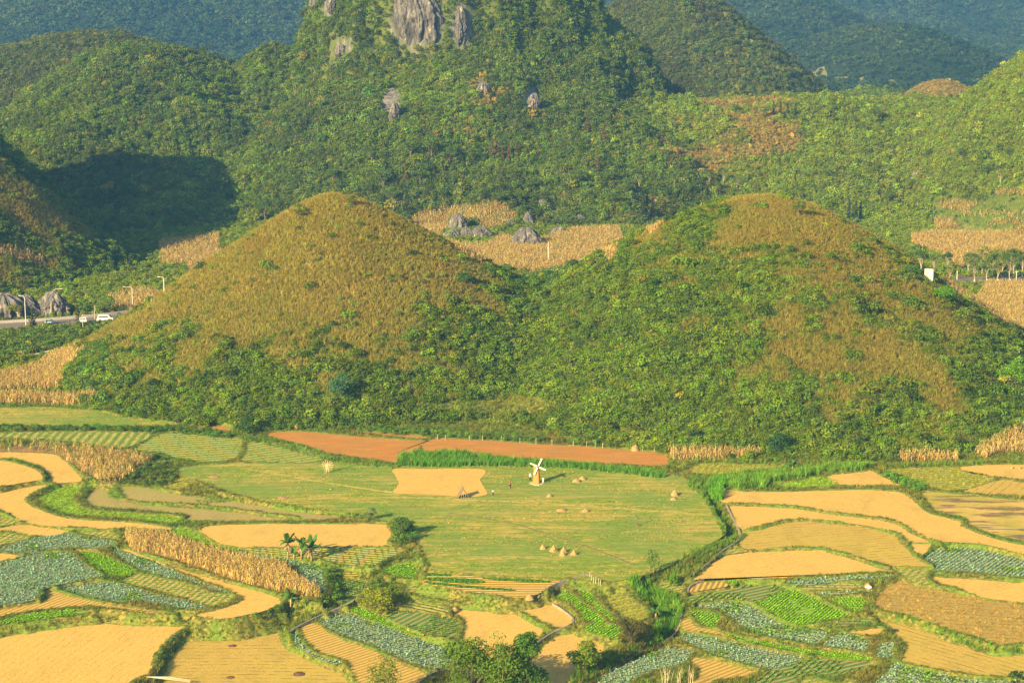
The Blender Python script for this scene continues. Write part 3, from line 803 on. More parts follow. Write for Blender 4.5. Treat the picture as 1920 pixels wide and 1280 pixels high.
# visibility horizon (what the hills hide from here needs no plants)
AZ = np.linspace(-0.30, 0.30, 241); DS = np.arange(290, 6700, 4.0)
hzx = np.outer(np.tan(AZ), DS); hzy = np.broadcast_to(DS, hzx.shape)
ang = (ground(hzx, hzy) - CAM_H) / hzy
cmx = np.maximum.accumulate(ang, axis=1)
def visible(x, y, z, up=5.0, back=10.0):
    a = np.arctan2(x, y); i = np.clip(((a + 0.30) / 0.60 * 240).astype(int), 0, 240)
    j = np.clip(((y - back - 290) / 4).astype(int), 0, len(DS) - 1)
    lim = np.minimum(np.minimum(cmx[i, j], cmx[np.clip(i - 5, 0, 240), j]), cmx[np.clip(i + 5, 0, 240), j])
    px, py = project(x, y, z)
    return ((z + up - CAM_H) / y >= lim) & (px > -110) & (px < 2030) & (py > -70) & (py < 1370)

# ------------------------------------------------------------------ plant templates
def leaves(cent, nrm, size, rng, asp=0.6, droop=0.0):
    """one bent quad per centre"""
    n = len(cent)
    d = rng.normal(size=(n, 3)); d /= np.linalg.norm(d, axis=1, keepdims=True)
    nr = nrm + 0.6 * rng.normal(size=(n, 3)); nr /= np.linalg.norm(nr, axis=1, keepdims=True)
    a = np.cross(nr, d); a /= np.maximum(np.linalg.norm(a, axis=1, keepdims=True), 1e-6); b = np.cross(nr, a)
    s = (size * rng.uniform(0.6, 1.3, n))[:, None]
    V = np.stack([cent - a * s, cent - b * s * asp + nr * s * .15, cent + a * s - np.array([0, 0, droop]) * s, cent + b * s * asp + nr * s * .15], 1).reshape(-1, 3)
    F = np.arange(4 * n).reshape(n, 4)
    return V, F, rng.uniform(0, 1, n)

def blob_cloud(blobs, n, size, seed, asp=0.6, droop=0.0):
    rng = np.random.default_rng(seed)
    w = np.array([b[3] ** 2 for b in blobs]); w /= w.sum()
    k = rng.choice(len(blobs), n, p=w)
    d = rng.normal(size=(n, 3)); d /= np.linalg.norm(d, axis=1, keepdims=True)
    d[:, 2] = np.where(d[:, 2] < -0.35, -d[:, 2], d[:, 2])
    B = np.array([(b[0], b[1], b[2]) for b in blobs]); rr = np.array([b[3] for b in blobs]); fl = np.array([b[4] if len(b) > 4 else 0.8 for b in blobs])
    r = rr[k] * rng.uniform(0.6, 1.05, n)
    c = B[k] + d * r[:, None] * np.stack([np.ones(n), np.ones(n), fl[k]], 1)
    bv = rng.uniform(0, 1, len(blobs))
    V, F, v = leaves(c, d, size, rng, asp, droop)
    return V, F, np.clip(0.55 * v + 0.45 * bv[k], 0, 1)

def tmpl_mesh(name, V, F, v, mat):
    return mesh_np(name, V, F, [mat], attrs={'v': ('FACE', 'FLOAT', v)})

def join_np(parts):
    V = []; F = []; A = []; b = 0
    for v, f, a in parts:
        V.append(v); F.append(f + b); A.append(a); b += len(v)
    return np.concatenate(V), np.concatenate(F), np.concatenate(A)

def rand_blobs(seed, n, spread, h, r0, r1):
    rng = random.Random(seed); out = []
    for i in range(n):
        a = rng.uniform(0, 6.28); q = spread * math.sqrt(rng.random())
        out.append((q * math.cos(a), q * math.sin(a), h * rng.uniform(0.25, 0.95), rng.uniform(r0, r1)))
    return out

def blades(n, h, lean, width, seed, seg=2, spread=0.15, wind=(0.25, 0.1)):
    rng = np.random.default_rng(seed); V = []; F = []; A = []
    for i in range(n):
        a = rng.uniform(0, 6.28); q = spread * math.sqrt(rng.random()); hh = h * rng.uniform(0.6, 1.1)
        bx, by = q * math.cos(a), q * math.sin(a)
        la = rng.uniform(0, 6.28); l = lean * rng.uniform(0.3, 1.0)
        ex, ey = math.cos(la) * l + wind[0] * hh, math.sin(la) * l + wind[1] * hh
        wa = rng.uniform(0, 3.14); wx, wy = math.cos(wa) * width, math.sin(wa) * width
        b = len(V)
        for k in range(seg + 1):
            t = k / seg; ww = (1 - 0.75 * t)
            x, y, z = bx + ex * t * t, by + ey * t * t, hh * t * (1 - 0.12 * t)
            V += [(x - wx * ww, y - wy * ww, z), (x + wx * ww, y + wy * ww, z)]
        for k in range(seg): F.append((b + 2 * k, b + 2 * k + 1, b + 2 * k + 3, b + 2 * k + 2)); A.append(rng.random())
    return np.array(V), np.array(F), np.array(A)

tcol = {}
def tcollection(name, meshes):
    c = bpy.data.collections.new('source_' + name)
    for i, me in enumerate(meshes):
        o = bpy.data.objects.new('%s_source_%02d' % (name, i), me); c.objects.link(o)
    tcol[name] = c
    return c

shr = []
for i in range(5):
    V, F, v = blob_cloud(rand_blobs(i + 10, 4 + i % 3, 0.62, 0.85, 0.33, 0.58), 210, 0.10, i + 50, 0.62)
    shr.append(tmpl_mesh('shrub_leaves', V, F, v, LEAF))
tcollection('shrub', shr)
shl = []
for i in range(4):
    V, F, v = blob_cloud(rand_blobs(i + 20, 3 + i % 2, 0.5, 0.8, 0.4, 0.6), 60, 0.20, i + 70, 0.7)
    shl.append(tmpl_mesh('shrub_leaves', V, F, v, LEAF))
tcollection('shrublow', shl)
tcollection('dry', [tmpl_mesh('grass_blades', *blades(22, 1.0, 0.30, 0.045, s, 2, 0.38, (0.22, 0.08)), LEAF) for s in range(5)])
tcollection('tuft', [tmpl_mesh('grass_blades', *blades(16, 1.0, 0.5, 0.05, s + 9, 2, 0.45, (0.1, 0.0)), LEAF) for s in range(4)])
tcollection('reed', [tmpl_mesh('reed_blades', *blades(18, 1.0, 0.45, 0.035, s + 19, 3, 0.22, (0.08, 0.03)), LEAF) for s in range(4)])

def maize(seed):
    rng = np.random.default_rng(seed); parts = []
    hh = 1.0
    st_, sf = [], []
    w = 0.014
    V = [(-w, 0, 0), (w, 0, 0), (w * .6, 0, hh), (-w * .6, 0, hh), (0, -w, 0), (0, w, 0), (0, w * .6, hh), (0, -w * .6, hh)]
    parts.append((np.array(V), np.array([(0, 1, 2, 3), (4, 5, 6, 7)]), np.array([0.8, 0.8])))
    for i in range(9):
        z = hh * (0.18 + 0.085 * i) ; a = rng.uniform(0, 6.28); l = rng.uniform(0.18, 0.32); dr = rng.uniform(0.1, 0.32)
        c, s = math.cos(a), math.sin(a); ww = 0.030
        V = [(-s * ww, c * ww, z), (s * ww, -c * ww, z), (c * l * .6 + s * ww, s * l * .6 - c * ww, z + 0.08), (c * l * .6 - s * ww, s * l * .6 + c * ww, z + 0.08),
             (c * l + s * .01, s * l - c * .01, z + 0.06 - dr), (c * l - s * .01, s * l + c * .01, z + 0.06 - dr)]
        parts.append((np.array(V), np.array([(0, 1, 2, 3), (3, 2, 4, 5)]), rng.uniform(0, 1, 2)))
    V, F, v = blades(4, 0.16, 0.08, 0.012, seed, 1, 0.01, (0, 0)); V = V + np.array([0, 0, hh])
    parts.append((V, F, v))
    c = rng.uniform(0, 6.28)      # the cob
    x, y, z = 0.05 * math.cos(c), 0.05 * math.sin(c), 0.5
    V = np.array([(x - .03, y, z - .07), (x, y - .03, z - .07), (x + .03, y, z - .07), (x, y + .03, z - .07), (x, y, z + .10)])
    parts.append((V[[0, 1, 4, 4]], np.array([(0, 1, 2, 3)]), np.array([1.0])))
    parts.append((V[[1, 2, 4, 4]], np.array([(0, 1, 2, 3)]), np.array([1.0])))
    V, F, v = join_np(parts)
    me = bpy.data.meshes.new('maize_stalk')
    me.from_pydata([tuple(map(float, p)) for p in V], [], [tuple(int(i) for i in dict.fromkeys(f)) for f in F.tolist()])
    me.materials.append(LEAF)
    a = me.attributes.new('v', 'FLOAT', 'FACE'); a.data.foreach_set('value', np.asarray(v, np.float32))
    me.update(); return me
tcollection('maize', [maize(s) for s in range(5)])

def rosette(seed, n=9, cup=0.45, r=0.5, w=0.22):
    rng = np.random.default_rng(seed); V = []; F = []; A = []
    for i in range(n):
        a = 6.28 * i / n * 1.9 + rng.uniform(-.2, .2); l = r * (1 - 0.55 * i / n); up = cup * (0.35 + 0.9 * i / n)
        c, s = math.cos(a), math.sin(a); b = len(V); ww = w * (1 - .4 * i / n)
        V += [(0, 0, 0.05), (c * l * .6 + s * ww, s * l * .6 - c * ww, up * .55), (c * l, s * l, up), (c * l * .6 - s * ww, s * l * .6 + c * ww, up * .55)]
        F.append((b, b + 1, b + 2, b + 3)); A.append(rng.random())
    return np.array(V), np.array(F), np.array(A)
tcollection('cabbage', [tmpl_mesh('cabbage_leaves', *rosette(s), LEAF) for s in range(4)])

def scatter(name, tname, pts, scl, col, rot=None, label='', kind='stuff', idx=None, group=None, seed=3):
    pts = np.asarray(pts, np.float32)
    n = len(pts)
    if n == 0: return None
    rng = np.random.default_rng(seed + n)
    if rot is None:
        rot = np.stack([rng.normal(0, .08, n), rng.normal(0, .08, n), rng.uniform(0, 6.28, n)], 1)
    scl = np.asarray(scl, np.float32)
    if scl.ndim == 1: scl = np.stack([scl, scl, scl], 1)
    me = bpy.data.meshes.new(name)
    me.vertices.add(n); me.vertices.foreach_set('co', pts.ravel())
    for an, val, typ in (('rot', rot, 'FLOAT_VECTOR'), ('scl', scl, 'FLOAT_VECTOR'), ('col', col, 'FLOAT_VECTOR')):
        a = me.attributes.new(an, typ, 'POINT'); a.data.foreach_set('vector', np.asarray(val, np.float32).ravel())
    o = mobj(name, me)
    key = 'spread_' + tname
    ng = bpy.data.node_groups.get(key)
    if ng is None:
        ng = bpy.data.node_groups.new(key, 'GeometryNodeTree')
        ng.interface.new_socket('Geometry', in_out='INPUT', socket_type='NodeSocketGeometry')
        ng.interface.new_socket('Geometry', in_out='OUTPUT', socket_type='NodeSocketGeometry')
        N = ng.nodes; gi = N.new('NodeGroupInput'); go = N.new('NodeGroupOutput')
        ci_ = N.new('GeometryNodeCollectionInfo'); ci_.inputs['Collection'].default_value = tcol[tname]
        ci_.inputs['Separate Children'].default_value = True; ci_.inputs['Reset Children'].default_value = True
        ip = N.new('GeometryNodeInstanceOnPoints'); ip.inputs['Pick Instance'].default_value = True
        ar = N.new('GeometryNodeInputNamedAttribute'); ar.data_type = 'FLOAT_VECTOR'; ar.inputs['Name'].default_value = 'rot'
        asx = N.new('GeometryNodeInputNamedAttribute'); asx.data_type = 'FLOAT_VECTOR'; asx.inputs['Name'].default_value = 'scl'
        er = N.new('FunctionNodeEulerToRotation')
        rv = N.new('FunctionNodeRandomValue'); rv.data_type = 'INT'
        for s_ in rv.inputs:
            if s_.type == 'INT' and s_.name == 'Min': s_.default_value = 0
            if s_.type == 'INT' and s_.name == 'Max': s_.default_value = 50
        L = ng.links
        L.new(gi.outputs[0], ip.inputs['Points']); L.new(ci_.outputs[0], ip.inputs['Instance'])
        L.new(ar.outputs['Attribute'], er.inputs[0]); L.new(er.outputs[0], ip.inputs['Rotation'])
        L.new(asx.outputs['Attribute'], ip.inputs['Scale'])
        ro = [q for q in rv.outputs if q.type == 'INT'][0]
        L.new(ro, ip.inputs['Instance Index'])
        L.new(ip.outputs[0], go.inputs[0])
    md = o.modifiers.new('spread', 'NODES'); md.node_group = ng
    tag(o, label, kind=kind, group=group)
    return o

def vary(base, n, rng, amt=0.25, hue=0.12):
    b = np.broadcast_to(np.asarray(base, float), (n, 3)).copy()
    b *= np.exp(rng.normal(0, amt, (n, 1)))
    b *= np.exp(rng.normal(0, hue, (n, 3)))
    return np.clip(b, 0.005, 0.9)


# ------------------------------------------------------------------ where things grow
def idw(px, py, anch, p=3.0):
    A = np.asarray(anch, float); w = 0; s = 0
    for a, b, v in A:
        q = 1.0 / (((px - a) ** 2 + (py - b) ** 2) / 900.0 + 1.0) ** (p / 2)
        w = w + q; s = s + q * v
    return s / w
GREEN_ON_TWINS = [(620, 400, 0), (500, 450, .02), (350, 530, .03), (250, 620, .05), (200, 650, .2), (700, 450, .05), (800, 500, .1), (600, 550, .06),
 (700, 600, .15), (450, 600, .08), (900, 560, .3), (980, 590, .8), (550, 650, .25), (350, 650, .45), (200, 700, 1), (300, 720, .95), (450, 720, .8),
 (600, 700, .65), (750, 660, .5), (700, 740, .9), (850, 640, .6), (950, 680, .95), (900, 740, 1), (500, 760, 1), (350, 760, .9),
 (1430, 390, .03), (1350, 420, .25), (1250, 450, .5), (1550, 450, .12), (1650, 520, .4), (1150, 520, .8), (1050, 570, .9), (1200, 580, 1),
 (1350, 550, .7), (1450, 600, .55), (1600, 600, .38), (1700, 600, .4), (1800, 640, .5), (1650, 680, .30), (1500, 680, .35), (1750, 700, .3),
 (1350, 680, .9), (1200, 700, 1), (1550, 770, .4), (1450, 780, .85), (1700, 760, .85), (1850, 700, 1), (1900, 780, 1), (1300, 780, 1), (1100, 720, 1), (1600, 840, 1)]

def wpoly_hit(s):
    P = parse(s); return np.array([hit(px, py)[:2] for px, py in P])
CORN = [  # dry maize stands on the slopes and in the valley behind
 ("833,453 870,462 912,462 941,445 985,455 1026,448 1075,432 1160,428 1247,423 1218,447 1139,453 1160,485 1142,500 1061,504 1002,512 944,506 903,500 851,468", "dry maize filling the valley between the twin hills", 1.0),
 ("769,415 790,401 839,389 886,389 973,404 967,415 930,430 912,430 880,418 848,412 827,445 807,445", "dry maize around the grey boulders", 1.0),
 ("1705,444 1748,437 1860,440 1890,432 1940,430 1945,482 1870,475 1800,505 1740,470 1712,465", "dry maize on the slope above the right road", 1.0),
 ("1759,383 1795,374 1839,381 1811,397 1773,397", "oval patch of dry maize high on the right", 1.0),
 ("1750,414 1787,412 1800,430 1755,430", "small dry maize patch on the right slope", 1.0),
 ("1800,402 1850,398 1900,404 1930,398 1930,404 1900,410 1850,407 1810,409", "middle row of dry maize on the right terraces", 0.9),
 ("1850,421 1930,417 1930,428 1850,430", "thin dry maize strip on the right slope", 0.9),
 ("1862,364 1940,372 1940,380 1870,372", "dry maize row at the right edge", 0.8),
 ("1760,533 1850,534 1940,534 1950,628 1893,620 1834,590 1795,561", "dry maize below the right road", 1.0),
 ("1831,850 1880,820 1940,795 1940,850 1880,850 1845,862", "dry maize at the foot of the right hill", 1.0),
 ("1685,858 1740,857 1797,860 1795,867 1690,868", "short row of dry maize", 0.9),
 ("1256,850 1300,848 1365,850 1428,852 1426,860 1350,862 1262,864", "row of dry maize below the right twin hill", 1.0),
 ("0,705 70,690 100,668 150,650 160,665 122,700 118,728 60,732 0,737 -40,737 -40,712", "dry maize left of the left twin hill", 1.0),
 ("-40,744 60,742 180,742 186,757 60,757 -40,757", "lower strip of dry maize on the left", 1.0),
 ("-20,462 40,470 84,480 86,497 40,492 -20,482", "dry maize on the left hill", 1.0),
 ("300,455 410,442 416,490 350,500 300,497", "shaded withered maize on the slope", 0.7),
 ("205,560 250,545 298,548 290,572 240,582 210,580", "dry maize by the road behind the left hill", 0.6),
]
corn_w = [wpoly_hit(s) for s, l, d in CORN]
ROAD_L = [(-60, 618), (0, 612), (60, 609), (120, 605), (180, 600), (235, 594)]
ROAD_R = [(1690, 524), (1740, 524), (1800, 524), (1870, 524), (1930, 524), (1990, 524)]
road_l = np.array([at(px, py, 0.0)[:2] for px, py in ROAD_L]); road_r = np.array([at(px, py, 0.0)[:2] for px, py in ROAD_R])
ROADPTS = np.concatenate([road_l, [(-92, 640), (-40, 668), (40, 682), (100, 686)], road_r])
def pl_dist(P, x, y):
    d = np.full(np.shape(x), 1e9)
    for a, b in zip(P[:-1], P[1:]):
        ab = b - a; t = np.clip(((x - a[0]) * ab[0] + (y - a[1]) * ab[1]) / (ab @ ab), 0, 1)
        d = np.minimum(d, np.hypot(x - a[0] - t * ab[0], y - a[1] - t * ab[1]))
    return d
PATH = [(190, 624), (172, 633), (150, 643), (125, 651), (100, 658), (60, 667), (10, 680)]
path_w = np.array([hit(px, py)[:2] for px, py in PATH])
NOGO = ["960,420 1130,400 1240,395 1240,420 1160,428 1075,430 1030,440 990,430"]

noscrub = [wpoly_hit('775,768 860,750 960,742 1040,752 1050,768 1000,778 900,782'), wpoly_hit('1130,800 1180,802 1225,822 1180,826'), wpoly_hit('1745,378 1935,362 1935,436 1748,436')]
def normal_ok(x, y, thr=-0.16):
    e = 1.5
    zx = (T(x + e, y) - T(x - e, y)) / (2 * e); zy = (T(x, y + e) - T(x, y - e)) / (2 * e)
    z = T(x, y)
    n = np.stack([-zx, -zy, np.ones_like(zx)], -1); n /= np.linalg.norm(n, axis=-1, keepdims=True)
    v = np.stack([-x, -y, CAM_H - z], -1); v /= np.linalg.norm(v, axis=-1, keepdims=True)
    return (n * v).sum(-1) > thr, np.hypot(zx, zy)

def candidates(y0, y1, n, seed, margin=0.285):
    rng = np.random.default_rng(seed)
    y = np.sqrt(rng.uniform(y0 ** 2, y1 ** 2, n)); x = y * rng.uniform(-margin, margin, n)
    return x, y, rng

def keep(x, y, up=4.0, corn=True, road=True):
    z = ground(x, y)
    k = visible(x, y, z, up)
    ok, sl = normal_ok(x, y)
    k &= ok
    if corn:
        for W in corn_w: k &= ~inside(W, x, y)
        for W in noscrub: k &= ~inside(W, x, y)
    if road:
        k &= pl_dist(ROADPTS, x, y) > 7.5
        k &= pl_dist(path_w, x, y) > 1.2
    return z, k, sl

GOLD = np.array((0.37, 0.30, 0.055)); BRWN = np.array((0.30, 0.23, 0.045)); OLIV = np.array((0.28, 0.28, 0.035))
G1 = np.array((0.115, 0.19, 0.018)); G2 = np.array((0.185, 0.275, 0.020)); G3 = np.array((0.078, 0.125, 0.026)); GY = np.array((0.28, 0.31, 0.03))
GD = np.array((0.035, 0.085, 0.03))

# --- twin hills and the hill on the left: feathery dry grass and scrub, kept apart per hill
x, y, rng = candidates(425, 800, 560000, 11)
z, k, sl = keep(x, y, 3.0)
_, ti = T_id(x, y)
k &= np.isin(ti, (0, 1, 2)) & ~isfield(x, y)
x, y, z, ti = x[k], y[k], z[k], ti[k]
px, py = project(x, y, z)
g = idw(px, py, GREEN_ON_TWINS)
g2 = np.where(ti == 2, np.clip(0.62 + 0.6 * fbm(x, y, 25, 3, 301), 0, 1), g)
noi = fbm(x, y, 5.0, 3, 302) * 0.55 + 0.5 * fbm(x, y, 18.0, 3, 303)
isg = rng.random(len(x)) < sstep(0.28, 0.88, g2 + 0.75 * noi)
gsoft = np.clip(g2 + 0.6 * noi, 0, 1)
names = {0: 'left twin hill', 1: 'right twin hill', 2: 'steep hill at the left edge'}
for h in (0, 1, 2):
    s = (ti == h) & ~isg
    n = s.sum()
    tone = np.clip(0.5 + 0.8 * fbm(x[s], y[s], 14, 3, 305) + (0.2 if h == 0 else -0.25), 0, 1)[:, None]
    base = GOLD * tone + BRWN * (1 - tone)
    ol = np.clip(0.4 + fbm(x[s], y[s], 9, 3, 306), 0, 1)[:, None] * 0.6
    base = base * (1 - ol) + OLIV * ol
    gs_ = (0.75 * gsoft[s])[:, None]; base = base * (1 - gs_) + np.array((0.20, 0.245, 0.03)) * gs_
    hh = rng.uniform(0.8, 1.6, n)
    scatter('dry_grass', 'dry', np.stack([x[s], y[s], z[s] - 0.1], 1), np.stack([hh * 0.95, hh * 0.95, hh], 1), vary(base, n, rng, 0.16, 0.05),
            label='tall feathery dry grass on the ' + names[h])
    # bushes
    s = (ti == h) & isg & (rng.random(len(x)) < 0.62)
    s |= (ti == h) & ~isg & (rng.random(len(x)) < 0.008)
    n = s.sum()
    t = np.clip(0.5 + 0.9 * fbm(x[s], y[s], 10, 3, 307), 0, 1)[:, None]
    base = G1 * (1 - t) + G2 * t
    c = vary(base, n, rng, 0.20, 0.08)
    r_ = rng.random(n)
    c[r_ < 0.02] = vary(GY, (r_ < 0.02).sum(), rng, 0.15, 0.05); c[r_ > 0.9] = vary(G3, (r_ > 0.9).sum(), rng, 0.2, 0.05)
    hh = np.exp(rng.normal(0.08, 0.38, n)).clip(0.5, 3.0)
    scatter('shrubs', 'shrub', np.stack([x[s], y[s], z[s] - 0.25], 1), np.stack([hh * 1.05, hh * 1.05, hh], 1), c, label='green scrub on the ' + names[h])

# --- mid distance: foothill, ridges, crag, knolls
x, y, rng = candidates(486, 1460, 640000, 12)
sx = rng.uniform(-140, 125, 60000); sy = rng.uniform(930, 1075, 60000)
ex_ = 1.5; gs = np.hypot(T(sx + ex_, sy) - T(sx - ex_, sy), T(sx, sy + ex_) - T(sx, sy - ex_)) / 3
kk = rng.random(60000) < np.clip(gs / 4.0, 0, 1)
x = np.concatenate([x, sx[kk]]); y = np.concatenate([y, sy[kk]])
z, k, sl = keep(x, y, 5.0)
_, ti = T_id(x, y)
rock = rock_fac(x, y, z)
k &= ~np.isin(ti, (0, 1, 2)) & (rng.random(len(x)) > rock * 1.1) & ~isfield(x, y) & ((y > 640) | (ti == -1)) & ((y > 488) | (np.abs(x) > 150))
k &= rng.random(len(x)) < np.clip((1.0 - 0.5 * sstep(900, 1400, y)) * (1 + 0.5 * sl), 0, 1)
x, y, z, ti, sl = x[k], y[k], z[k], ti[k], sl[k]
px, py = project(x, y, z)
# open floor of the corn valley has low weeds, not scrub
floor = (ti == -1)
MN = {3: 'foothill', 4: 'ridge left of the crag', 5: 'rear left ridge', 6: 'limestone crag', 7: 'pointed hill right of the crag', 8: 'right edge slope',
      9: 'small brown knoll', 10: 'small green knoll', 11: 'hazy karst hill', 12: 'rear hazy karst hill', 13: 'far range', -1: 'valley floor between the hills'}
PATCH = [(150, 250, .2), (400, 100, .1), (1300, 300, .75), (1400, 260, .95), (1450, 230, .8), (1250, 330, .5), (1100, 250, .3), (900, 300, .2), (880, 215, .5), (600, 200, .1), (1700, 300, .35),
         (1850, 250, .4), (170, 240, .6), (210, 170, .3), (1500, 350, .2), (1600, 250, .2), (400, 300, .25), (700, 330, .2)]
dryf = idw(px, py, PATCH) + 0.55 * fbm(x, y, 22, 3, 311)
for h in range(-1, 14):
    s = ti == h
    if s.sum() < 5: continue
    n = s.sum(); d = rng.random(n) < sstep(0.45, 0.95, dryf[s] + (0 if h != 9 else 5))
    if h in (7,): d = d & (rng.random(n) < 0.3)
    t = np.clip(0.5 + 0.9 * fbm(x[s], y[s], 26, 3, 312), 0, 1)[:, None]
    base = G3 * (1 - t) + G1 * 1.05 * t
    if h in (3, 8, -1): base = base * 0.45 + G2 * 0.55
    if h in (5, 7): base = base * 0.8 + np.array((0.04, 0.02, 0.012))
    base = base * (np.array((1.42, 1.26, 1.0)) if h not in (5, 7) else np.array((1.12, 1.1, 1.0)))
    c = vary(base, n, rng, 0.22, 0.08)
    r_ = rng.random(n)
    m_ = r_ < 0.03; c[m_] = vary((0.26, 0.26, 0.03), m_.sum(), rng, 0.2, 0.08)
    c[d] = vary((0.37, 0.29, 0.07), d.sum(), rng, 0.22, 0.08)
    hh = np.exp(rng.normal(0.50, 0.40, n)).clip(0.8, 4.6) * np.where(d, 0.6, 1.0)
    if h == -1: hh *= 0.55
    if h == 9: hh *= 0.6
    if h in (8, 3): hh *= 0.9
    scatter('shrubs', 'shrub', np.stack([x[s], y[s], z[s] - 0.3 * hh], 1), np.stack([hh, hh, hh * rng.uniform(0.9, 1.5, n)], 1), c, label='dense scrub and low trees on the ' + MN[h])

# --- far hills
x, y, rng = candidates(1460, 6600, 330000, 13, 0.30)
z, k, sl = keep(x, y, 9.0, False, False)
_, ti = T_id(x, y)
k &= rng.random(len(x)) < np.clip(2300 / y, 0.3, 1)
x, y, z, ti = x[k], y[k], z[k], ti[k]
for h in (11, 12, 13, -1, 7):
    s = ti == h; n = s.sum()
    if n < 5: continue
    t = np.clip(0.5 + fbm(x[s], y[s], 90, 4, 321), 0, 1)[:, None]
    base = np.array((0.035, 0.075, 0.02)) * (1 - t) + np.array((0.09, 0.13, 0.03)) * t
    hh = rng.uniform(4, 8.5, n) * (0.75 if h in (11, 12) else 1.0) * np.clip(y[s] / 2300, 0.85, 2.6)
    scatter('forest', 'shrublow', np.stack([x[s], y[s], z[s] - 0.3 * hh], 1), np.stack([hh, hh, hh], 1), vary(base, n, rng, 0.2, 0.07), label='forest on the ' + MN[h])

# --- dry maize stands
def rowpts(W, row, step, ang, rng, jit=0.12, zf=None):
    a = R(ang); ux, uy = math.cos(a), math.sin(a)
    c = W.mean(0); rel = W - c
    u = rel @ np.array([ux, uy]); v = rel @ np.array([-uy, ux])
    us = np.arange(u.min(), u.max(), step); vs = np.arange(v.min(), v.max(), row)
    U, Vv = np.meshgrid(us, vs); U = U.ravel() + rng.normal(0, jit, U.size); Vv = Vv.ravel() + rng.normal(0, jit * 0.6, Vv.size)
    x = c[0] + U * ux - Vv * uy; y = c[1] + U * uy + Vv * ux
    k = inside(W, x, y); x, y = x[k], y[k]
    zz = ground(x, y) if zf is None else np.full(len(x), zf)
    return np.stack([x, y, zz], 1)
MZ = np.array((0.58, 0.44, 0.15)); MZ2 = np.array((0.42, 0.30, 0.09))
for (s, l, dens), W in zip(CORN, corn_w):
    D = W[:, 1].mean(); st_ = 0.62 if D < 600 else 0.95
    P = rowpts(W, st_ * 1.35, st_, 4, rng, 0.16)
    P = P[rng.random(len(P)) < dens]
    pk = visible(P[:, 0], P[:, 1], P[:, 2], 3); P = P[pk]
    n = len(P); hh = rng.uniform(1.7, 2.5, n)
    wd = 1.7 if D > 600 else 1.3
    scatter('dry_maize', 'maize', P, np.stack([hh * wd, hh * wd, hh], 1), vary(MZ * 0.6 + MZ2 * 0.4, n, rng, 0.18, 0.07), label=l)

# near stands, on the field table
W = polys[23]; P = rowpts(W, 0.75, 0.42, -28, rng, 0.1)
n = len(P); hh = rng.uniform(1.9, 2.6, n)
scatter('dry_maize', 'maize', P, np.stack([hh, hh, hh], 1), vary(MZ * 0.5 + MZ2 * 0.6, n, rng, 0.2, 0.07), label='long stand of tall dry maize among the terraces')
W = polys[9]; P = rowpts(W, 1.0, 0.6, 0, rng, 0.25); p_ = np.array(project(P[:, 0], P[:, 1], P[:, 2])).T
k = rng.random(len(P)) < np.clip(0.35 + sstep(120, 190, p_[:, 0]), 0, 1); P = P[k]; n = len(P); hh = rng.uniform(1.7, 2.5, n)
cc = vary(MZ * 0.5 + MZ2 * 0.5, n, rng, 0.2, 0.07); gmask = rng.random(n) < np.where(p_[k][:, 0] < 150, 0.45, 0.12); cc[gmask] = vary((0.22, 0.25, 0.05), gmask.sum(), rng)
scatter('dry_maize', 'maize', P, np.stack([hh * 1.1, hh * 1.1, hh], 1), cc, label='thin dry maize beside the oval terraces')

